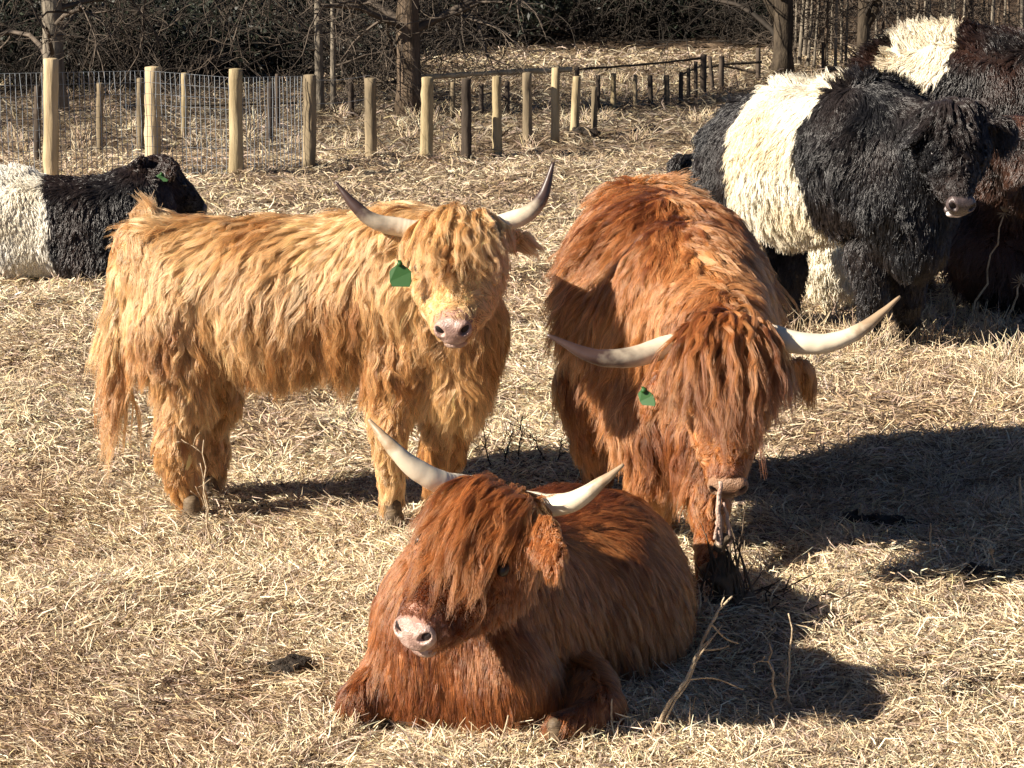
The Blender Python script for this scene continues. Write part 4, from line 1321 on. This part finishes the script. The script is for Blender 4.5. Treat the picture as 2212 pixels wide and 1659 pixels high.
# ---- 2: rust cow, head down, seen from the front
def cow_rust():
    HL = .74
    org = G(1440, 1180)
    B = Body(.015, .05)
    B.cone(W(1395, 545, 7.90), W(1435, 640, 7.42), .25, .32, .08)
    B.cone(W(1435, 640, 7.42), W(1480, 720, 7.1), .32, .25, .08)
    B.cone(W(1430, 800, 7.15), W(1450, 900, 7.0), .22, .16, .08)
    B.cone(W(1490, 640, 7.05), W(1565, 760, 6.62), .235, .15, .06)
    B.cone(W(1530, 800, 6.95), W(1540, 960, 6.85), .17, .11, .06)
    B.cone(W(1285, 820, 7.5), W(1285, 950, 7.5), .13, .075, .05)
    B.cone(W(1285, 950, 7.5), G(1290, 1080) + [0, 0, .07], .065, .048, .03)
    B.cone(W(1560, 820, 7.9), G(1570, 1050) + [0, 0, .07], .10, .048, .05)
    B.cone(W(1400, 920, 6.95), W(1408, 1040, 6.95), .105, .07, .05)
    B.cone(W(1408, 1040, 6.95), G(1420, 1155) + [0, 0, .06], .062, .045, .03)
    B.cone(W(1535, 950, 6.80), W(1535, 1090, 6.70), .09, .058, .05)
    B.cone(W(1535, 1090, 6.70), G(1530, 1270) + [0, 0, .06], .050, .034, .03)
    H = Head(W(1575, 712, 6.36), W(1574, 1085, 6.20), (-.05, -1, .3), .97, 1.2); H.nk = .85
    H.add(B)
    ear_sdf(B, W(1440, 800, 6.55), W(1395, 890, 6.52), (1, -.5, .2), .045)
    ear_sdf(B, W(1690, 790, 6.55), W(1752, 810, 6.62), (0, -.3, 1), .05)
    B.build(noise=.012, nsc=8, floor=.0)
    c = []
    A = lambda px, py, Y, dx, dy, dd, ln, wt=1.0: c.append((W(px, py, Y), D(dx, dy, dd), ln * HL, wt))
    A(1360, 400, 8.1, -.8, -.2, -.3, .16); A(1440, 395, 8.0, .6, -.4, -.2, .16); A(1300, 430, 8.0, -1, .2, 0, .16)
    A(1260, 480, 7.9, -.8, .8, 0, .2); A(1500, 430, 7.8, .8, .5, 0, .18)
    A(1400, 430, 7.7, -.4, .3, -.3, .18); A(1440, 500, 7.4, -.1, .8, -.5, .18); A(1500, 560, 7.2, .3, .9, -.2, .18)
    A(1330, 520, 7.4, -.9, .5, -.2, .24); A(1260, 600, 7.4, -.6, 1, 0, .25); A(1220, 720, 7.5, -.1, 1, 0, .24); A(1200, 820, 7.6, .1, 1, 0, .2)
    A(1400, 600, 7.15, -.75, .7, -.1, .24); A(1340, 700, 7.1, -.5, 1, 0, .24); A(1300, 800, 7.15, -.1, 1, 0, .2); A(1250, 850, 7.3, .1, 1, 0, .18)
    A(1420, 720, 6.95, -.45, 1, 0, .2); A(1400, 850, 6.85, 0, 1, 0, .2); A(1450, 900, 6.8, .1, 1, 0, .22); A(1480, 980, 6.8, .1, 1, 0, .2)
    A(1560, 500, 7.3, .7, .8, 0, .2); A(1640, 560, 7.4, .5, 1, 0, .22); A(1690, 680, 7.5, .2, 1, 0, .22); A(1700, 800, 7.5, .0, 1, 0, .2); A(1600, 640, 7.1, .7, .7, 0, .2)
    A(1540, 620, 6.95, .4, .9, -.2, .18); A(1500, 690, 6.8, -.2, 1, 0, .18); A(1570, 700, 6.6, .05, 1, -.2, .2)
    A(1290, 920, 7.35, 0, 1, 0, .11); A(1285, 1000, 7.4, 0, 1, 0, .06); A(1405, 1000, 6.85, 0, 1, 0, .11); A(1410, 1080, 6.85, 0, 1, 0, .08)
    A(1535, 1050, 6.65, 0, 1, 0, .08); A(1535, 1150, 6.6, 0, 1, 0, .04); A(1530, 1230, 6.55, 0, 1, 0, .03)
    A(1395, 890, 6.5, -.2, 1, 0, .10, 2); A(1425, 840, 6.5, -.1, 1, 0, .08, 2); A(1752, 810, 6.6, .3, 1, 0, .14, 2); A(1715, 800, 6.55, .2, 1, 0, .12, 2)
    H.fl, H.cheek, H.side = .31, .04, .2
    r = make_cow('highland_cow', 'rust-red long-haired cow grazing head-down toward the camera, widest horns', 'highland cattle in the straw field',
                 B, c, RUST, org, 22, 210000, 10500, bald=H.near_nose, head=H, rad=.00095, clump=.58, wave=.007, wlen=.12, lift=.22, mega=.55, loft=.016, frizz=.0022, cn=(.5, .34, .12, .05), lv=.8)
    H.forelock(B, r, org, RUST, 26000, 460, .315, 10, rad=.00085, wave=.006, wlen=.11, side=.07, smax=.10, up=.10)
    H.nose(r, org, M_noset); H.eyes(r, org)
    horn(r, org, [W(1530, 742, 6.5), W(1475, 742, 6.45), W(1430, 752, 6.42), W(1360, 772, 6.38), W(1280, 768, 6.36), W(1182, 723, 6.36)], [.034, .034, .035, .031, .023, .004], M_hornd)
    horn(r, org, [W(1615, 722, 6.5), W(1665, 725, 6.45), W(1710, 738, 6.42), W(1785, 742, 6.40), W(1860, 712, 6.40), W(1945, 640, 6.42)], [.034, .034, .035, .030, .021, .004], M_hornl)
    ear_tag(r, org, W(1388, 835, 6.30), np.array([1, -.4, 0]), np.array([.35, -.2, -1]), .024, .030)
    for g in ((1290, 1084), (1570, 1052), (1420, 1160)): hoof(r, org, G(*g), .048)
    hoof(r, org, G(1530, 1284), .040)
    return r

# ---- 3: red cow lying in front
def cow_red():
    HL = .8
    org = G(1150, 1540)
    B = Body(.013, .045)
    B.cone(W(1010, 1350, 5.50), W(1240, 1290, 5.92), .245, .29, .08)
    B.cone(W(1240, 1290, 5.92), W(1290, 1240, 6.30), .29, .24, .08)
    B.cone(W(985, 1390, 5.46), W(930, 1470, 5.42), .17, .13, .06)
    B.cone(W(1090, 1470, 5.32), W(1130, 1530, 5.35), .12, .10, .06)
    B.cone(W(1080, 1270, 5.55), W(1085, 1150, 5.42), .17, .115, .06)
    B.cone(W(840, 1470, 5.45), W(775, 1520, 5.38), .075, .055, .05)
    B.cone(W(1265, 1480, 5.44), W(1300, 1530, 5.28), .074, .052, .05)
    B.cone(W(1300, 1532, 5.26), W(1215, 1566, 5.16), .040, .028, .03)
    H = Head(W(1070, 1065, 5.22), W(866, 1360, 4.93), (-.42, -.85, .35), .98, 1.05); H.wide = 1.1; H.nk = .80
    H.add(B)
    ear_sdf(B, W(1170, 1112, 5.14), W(1198, 1235, 5.00), (1, -.35, .1), .041, .012)
    B.build(noise=.010, nsc=9, floor=-.02)
    c = []
    A = lambda px, py, Y, dx, dy, dd, ln, wt=1.0: c.append((W(px, py, Y), D(dx, dy, dd), ln * HL, wt))
    A(820, 1250, 5.4, -.15, 1, 0, .10); A(810, 1350, 5.35, -.05, 1, 0, .10); A(880, 1430, 5.15, 0, 1, 0, .11); A(960, 1400, 5.12, .05, 1, 0, .12)
    A(1060, 1400, 5.15, .1, 1, 0, .12); A(1120, 1380, 5.2, .15, 1, 0, .12); A(930, 1520, 5.15, 0, 1, 0, .10); A(1080, 1520, 5.18, .1, 1, 0, .10)
    A(1190, 1350, 5.4, .25, 1, .2, .14); A(1300, 1300, 5.6, .35, 1, .2, .15); A(1400, 1300, 5.8, .4, 1, .2, .15); A(1450, 1400, 5.8, .2, 1, .1, .13); A(1330, 1440, 5.6, .2, 1, 0, .12)
    A(1250, 1090, 5.9, .5, .3, .6, .12); A(1330, 1120, 6.0, .6, .6, .4, .13); A(1200, 1080, 5.7, .4, .2, .6, .12); A(1400, 1180, 6.1, .6, 1, .3, .14)
    A(775, 1520, 5.32, -.3, 1, 0, .06); A(830, 1470, 5.38, -.3, 1, 0, .07); A(1280, 1510, 5.3, -.2, 1, 0, .07); A(1205, 1570, 5.14, -.7, .7, 0, .09); A(1290, 1550, 5.2, -.1, 1, 0, .09); A(1250, 1545, 5.16, -.5, .9, 0, .09)
    A(1200, 1235, 4.97, -.28, 1, 0, .075, 4); A(1195, 1180, 5.02, -.1, 1, 0, .06, 4); A(1180, 1125, 5.09, .1, 1, 0, .04, 3)
    A(1130, 1100, 5.4, .4, .8, 0, .06); A(1150, 1200, 5.36, .1, 1, 0, .05); A(1230, 1200, 5.4, .3, 1, .1, .06); A(1060, 1030, 5.4, .2, -.2, .8, .07)
    H.fl, H.cheek, H.side = .26, .028, .28
    r = make_cow('highland_cow', 'dark red long-haired cow lying in front, head turned aside, short pale horns', 'highland cattle in the straw field',
                 B, c, RED, org, 33, spots=[(W(1185, 1180, 5.06), .085, (1.3, 1.35, 1.4))], nstr=230000, nclump=14000, bald=H.near_nose, head=H, rad=.00085, wave=.003, wlen=.13, lift=.18, grav=.3, clump=.5, loft=.010, frizz=.0018, cn=(.3, .22, .08, .04))
    H.forelock(B, r, org, RED, 17000, 420, .28, 12, rad=.0008, wave=.004, wlen=.11, side=.0, tilt=.14, tmax=.09, up=.05, smax=.062, fgrav=.24)
    H.nose(r, org, M_nose, .0038); H.eyes(r, org)
    horn(r, org, [W(1030, 1052, 5.33), W(985, 1046, 5.27), W(950, 1040, 5.24), W(895, 1010, 5.22), W(845, 965, 5.22), W(796, 906, 5.25)], [.028, .028, .030, .0255, .017, .004], M_hornl)
    horn(r, org, [W(1100, 1080, 5.36), W(1148, 1085, 5.30), W(1185, 1092, 5.27), W(1240, 1082, 5.24), W(1290, 1048, 5.22), W(1347, 1002, 5.22)], [.028, .029, .029, .025, .016, .004], M_hornl)
    hoof(r, org, W(1200, 1570, 5.145), .028, (-1, -.3, 0))
    return r

BLACK = (.011, .0105, .012)
def belted(c0, axis, t0, t1, white=(.86, .79, .66), dark=(BLACK, (.03, .022, .02)), rag=.03):
    axis = norm(axis)
    def f(root, near, ln, r):
        t = (root - c0) @ axis + rag * vnoise(root * 14.0) + rag * .5 * vnoise(root * 40)
        m = (t > t0) & (t < t1)
        n = np.clip(.5 + .9 * vnoise(root * 6.0), 0, 1)[:, None]
        dk = np.array(dark[0]) * (1 - n) + np.array(dark[1]) * n
        wh = np.array(white) * (1 - .12 * n * np.array([.3, .8, 1.8]))
        c = np.where(m[:, None], wh, dk)
        return np.clip(c * np.exp(.12 * r.normal(size=(len(root), 1))), .002, .9)
    return f

M_belt = attr_mat('belted_coat_hair', rough=0.36, spec=0.6, trans=0.08, tip=0.1)

def cow_belted():
    org = G(1800, 735)
    B = Body(.022, .07)
    B.cone(W(1632, 335, 11.0), W(1725, 350, 10.75), .27, .355, .1)
    B.cone(W(1725, 350, 10.75), W(1865, 345, 10.40), .355, .335, .1)
    B.cone(W(1865, 330, 10.40), W(1960, 400, 10.20), .33, .26, .1)
    B.cone(W(1950, 440, 10.22), W(1975, 530, 10.18), .22, .15, .08)
    B.cone(W(1940, 330, 10.25), W(2060, 320, 9.98), .26, .16, .08)
    B.cone(W(1880, 540, 10.30), W(1885, 640, 10.28), .11, .062, .05)
    B.cone(W(1885, 640, 10.28), G(1875, 752) + [0, 0, .07], .060, .05, .03)
    B.cone(W(1970, 550, 10.35), W(1960, 650, 10.4), .11, .066, .05)
    B.cone(W(1960, 650, 10.4), G(1955, 740) + [0, 0, .07], .062, .05, .03)
    B.cone(W(1570, 400, 10.95), W(1575, 560, 11.0), .17, .09, .06)
    B.cone(W(1575, 560, 11.0), G(1580, 722) + [0, 0, .07], .08, .055, .04)
    B.cone(W(1690, 460, 11.2), W(1700, 570, 11.2), .14, .08, .06)
    B.cone(W(1700, 570, 11.2), G(1695, 700) + [0, 0, .07], .075, .055, .04)
    B.cone(W(1530, 300, 11.1), W(1525, 560, 11.1), .045, .03, .04)
    H = Head(W(2068, 252, 9.82), W(2092, 462, 9.58), (.24, -1, .2), 1.0, 1.02); H.near = .15; H.nk = .95
    H.add(B)
    B.cone(H.p(0, .0, -.06), H.p(0, .10, -.075), .12, .125, .05)
    for q in (-1, 1): B.cone(H.p(q * .075, .13, -.030), H.p(q * .10, .155, -.055), .034, .030, .02)
    ear_sdf(B, W(2015, 262, 9.84), W(1952, 322, 9.78), (.5, -.4, .5), .072, .018)
    ear_sdf(B, W(2130, 275, 10.02), W(2185, 285, 10.10), (0, -.4, 1), .07, .02)
    B.build(noise=.014, nsc=8, floor=.0)
    c = []
    A = lambda px, py, Y, dx, dy, dd, ln, wt=1.0: c.append((W(px, py, Y), D(dx, dy, dd), ln, wt))
    for px, Y in ((1560, 11.0), (1650, 10.8), (1750, 10.5), (1850, 10.2)):
        A(px, 190, Y + .3, -.3, -.4, 0, .075); A(px, 300, Y - .1, -.3, .8, 0, .08); A(px, 420, Y - .1, -.1, 1, 0, .08); A(px, 520, Y, 0, 1, 0, .075)
        A(px, 350, Y + .5, 0, 1, 0, .07)
    A(1885, 140, 10.45, .1, -.9, 0, .09); A(1950, 200, 10.2, .4, .3, 0, .08); A(1960, 350, 9.95, .1, 1, 0, .10); A(1980, 500, 9.95, .05, 1, 0, .07); A(2030, 420, 9.95, .1, 1, 0, .06)
    A(1885, 620, 10.2, 0, 1, 0, .04); A(1940, 640, 10.3, 0, 1, 0, .04); A(1880, 700, 10.2, 0, 1, 0, .025); A(1940, 700, 10.3, 0, 1, 0, .025); A(1575, 560, 11, 0, 1, 0, .06)
    A(1952, 322, 9.76, -.4, 1, 0, .05, 4); A(1985, 290, 9.80, -.1, 1, 0, .035, 4); A(2185, 285, 10.05, .5, .8, 0, .10, 2)
    H.fl, H.cheek, H.side = .11, .02, .3
    ax = W(1870, 345, 10.40) - W(1650, 345, 10.95); ax[2] = -.02
    col = belted(W(1700, 350, 10.8), ax, -.07, .43)
    r = make_cow('belted_cow', 'black cow with broad white belt standing behind the rust-red cow, licking its lip', 'belted cattle in the field',
                 B, c, col, org, 44, 170000, 16000, fur=M_belt, skin=(.03, .025, .025), bald=H.near_nose, head=H, rad=.0017, wave=.004, wlen=.07, lift=.55, clump=.42, grav=.15, frizz=.004, curl=.4, loft=.010, cn=(.45, .45, .22, .10), mega=.5)
    H.forelock(B, r, org, col, 7000, 220, .15, 15, rad=.0015, wave=.006, wlen=.05, side=.12, smax=.09, up=.4, tmax=.04, fur=M_belt)
    H.nose(r, org, M_noseb, .006); H.eyes(r, org)
    T = Body(.006, .01); T.ell(H.p(-.005, .415, -.122), H.R, (.042, .014, .013)); T.ell(H.p(-.005, .405, -.135), H.R, (.036, .014, .014)); V, Q = T.build(noise=.002, nsc=60)
    mesh('tongue', V, Q, M_lip, r, org)
    for g in ((1878, 757), (1938, 744), (1580, 724), (1695, 702)): hoof(r, org, G(*g), .06)
    return r

def simple_cow(name, label, prims, heads, ears, ctrl, col, org, seed, n, k=.07, res=.024, hooves=(), fur=M_belt, tagp=None, **kw):
    B = Body(res, k)
    for p in prims:
        (x1, y1, Y1, r1, x2, y2, Y2, r2) = p
        B.cone(W(x1, y1, Y1), W(x2, y2, Y2), r1, r2, k)
    for e in ears:
        ear_sdf(B, W(*e[0]), W(*e[1]), e[2], .06, .02)
    H = None; c = []
    if heads:
        H = Head(W(*heads[0]), W(*heads[1]), heads[2], 1.0); H.add(B)
    B.build(noise=.014, nsc=8, floor=0.0)
    for (px, py, Y, dx, dy, dd, ln) in ctrl:
        c.append((W(px, py, Y), D(dx, dy, dd), ln))
    if H: H.fl, H.cheek = .08, .03
    r = make_cow(name, label, 'belted cattle in the field', B, c, col, org, seed, int(n * 1.3), n // 7, fur=fur, rad=.0026, wave=.004, wlen=.06, cn=(.45, .45, .22, .10),
                 lift=.6, clump=.42, grav=.15, frizz=.004, curl=.5, loft=.012, bald=H.near_nose if H else None, head=H, skin=(.03, .025, .025), **kw)
    if H:
        H.nose(r, org, M_noseb, .007); H.eyes(r, org)
    for g in hooves: hoof(r, org, G(*g), .06)
    if tagp: ear_tag(r, org, W(*tagp), np.array([1, 0, 0]), np.array([.1, -.1, -1]), .036, .028)
    return r

def cows_far():
    # lying, far left
    ax = np.array([1.0, 0, 0.12])
    simple_cow('belted_cow', 'black cow with white middle lying before the wire fence, head turned away',
               [(-160, 480, 12.9, .27, 30, 485, 12.9, .31), (30, 485, 12.9, .31, 240, 500, 12.85, .28), (240, 480, 12.85, .26, 300, 450, 12.85, .22),
                (290, 430, 12.9, .18, 345, 385, 13.0, .13), (160, 560, 12.65, .09, 240, 575, 12.6, .07)],
               ((345, 345, 13.02), (445, 432, 13.15), (.6, .3, .7)), [((318, 358, 12.92), (292, 352, 12.85), (0, -.5, 1)), ((355, 342, 12.9), (372, 385, 12.8), (1, -.3, .3))],
               [(0, 380, 12.9, -.2, -.3, 0, .05), (60, 480, 12.6, 0, 1, 0, .05), (60, 570, 12.6, 0, 1, 0, .05), (200, 400, 12.8, -.4, .4, 0, .10), (200, 500, 12.55, -.2, 1, 0, .10),
                (300, 400, 12.7, -.3, .8, 0, .09), (330, 380, 12.8, 0, 1, 0, .07)],
               belted(W(50, 485, 12.9), ax, -.40, .20, (.74, .71, .64), ((.013, .011, .011), (.032, .017, .012))), G(120, 590), 51, 60000, tagp=(348, 372, 12.82))
    # half hidden behind the standing belted cow
    simple_cow('belted_cow', 'white-middled cow lying behind the standing belted cow, black head past its rump',
               [(1590, 455, 12.1, .21, 1700, 500, 12.0, .25), (1700, 500, 12.0, .25, 1850, 520, 11.9, .24), (1790, 560, 11.7, .20, 1800, 600, 11.7, .16), (1560, 420, 12.2, .14, 1500, 385, 12.2, .10), (1495, 375, 12.2, .10, 1470, 400, 12.1, .07)],
               None, [((1480, 355, 12.15), (1455, 350, 12.1), (0, -.5, 1))],
               [(1490, 370, 12, -.4, .8, 0, .06), (1600, 400, 12, -.3, .6, 0, .06), (1700, 480, 11.8, 0, 1, 0, .06), (1800, 560, 11.5, 0, 1, 0, .08), (1800, 620, 11.5, 0, 1, 0, .06)],
               belted(W(1600, 450, 12.1), np.array([1.0, 0, 0]), -.225, .66), G(1700, 660), 52, 22000)
    # upper right, standing side-on
    ax = norm(np.array([1.0, 0, -.05]))
    simple_cow('belted_cow', 'brown-black cow with slanting white belt standing rearmost, head out of view',
               [(1950, 200, 13.3, .33, 2060, 200, 13.2, .36), (2060, 200, 13.2, .36, 2260, 215, 12.9, .36), (1940, 300, 13.2, .14, 1950, 560, 13.2, .07), (2240, 330, 12.9, .16, 2245, 560, 12.8, .07),
                (1990, 330, 13.4, .14, 2000, 550, 13.4, .07), (2290, 330, 13.1, .15, 2300, 550, 13.1, .07), (2260, 180, 12.9, .28, 2420, 130, 12.7, .16), (1885, 180, 13.3, .05, 1870, 400, 13.3, .03)],
               ((2430, 70, 12.7), (2520, 220, 12.6), (.8, -.4, .5)), [],
               [(1850, 90, 13.3, -.3, -.2, 0, .07), (2020, 70, 13.2, -.1, -.9, 0, .10), (2020, 150, 12.85, -.1, 1, 0, .07), (2150, 90, 13, -.2, -.3, 0, .07), (2150, 200, 12.6, 0, 1, 0, .12), (2200, 300, 12.6, 0, 1, 0, .12), (2000, 330, 13, 0, 1, 0, .06)],
               belted(W(1990, 130, 12.9), np.array([1.0, 0.1, -.75]), -.12, .14, (.80, .72, .58), ((.013, .010, .009), (.036, .016, .011))), G(2100, 640), 53, 55000,
               hooves=((1950, 640), (2245, 655), (2000, 632), (2300, 645)))
    # right edge, lying behind the weeds
    simple_cow('belted_cow', 'dark brown cow lying behind tall dry weeds, beside the standing belted cow', 
               [(2120, 490, 11.6, .22, 2290, 450, 11.7, .32), (2290, 450, 11.7, .32, 2460, 470, 11.8, .30), (2130, 560, 11.4, .17, 2200, 580, 11.35, .15), (2200, 420, 11.5, .20, 2190, 320, 11.3, .15), (2195, 310, 11.2, .13, 2235, 400, 11.0, .10)],
               None, [((2225, 290, 11.25), (2285, 300, 11.25), (0, -.5, 1))],
               [(2190, 300, 11.2, 0, 1, 0, .08), (2100, 480, 11.4, -.3, 1, 0, .12), (2200, 500, 11.2, 0, 1, 0, .13), (2150, 600, 11.2, 0, 1, 0, .12), (2350, 300, 11.6, 0, .3, 0, .1)],
               belted(W(2200, 450, 11.6), np.array([1.0, 0, 0]), 5, 6, (.8, .7, .6), ((.014, .010, .009), (.075, .030, .016))), G(2250, 660), 54, 45000)

cow_gold(); cow_rust(); cow_red(); cow_belted(); cows_far()
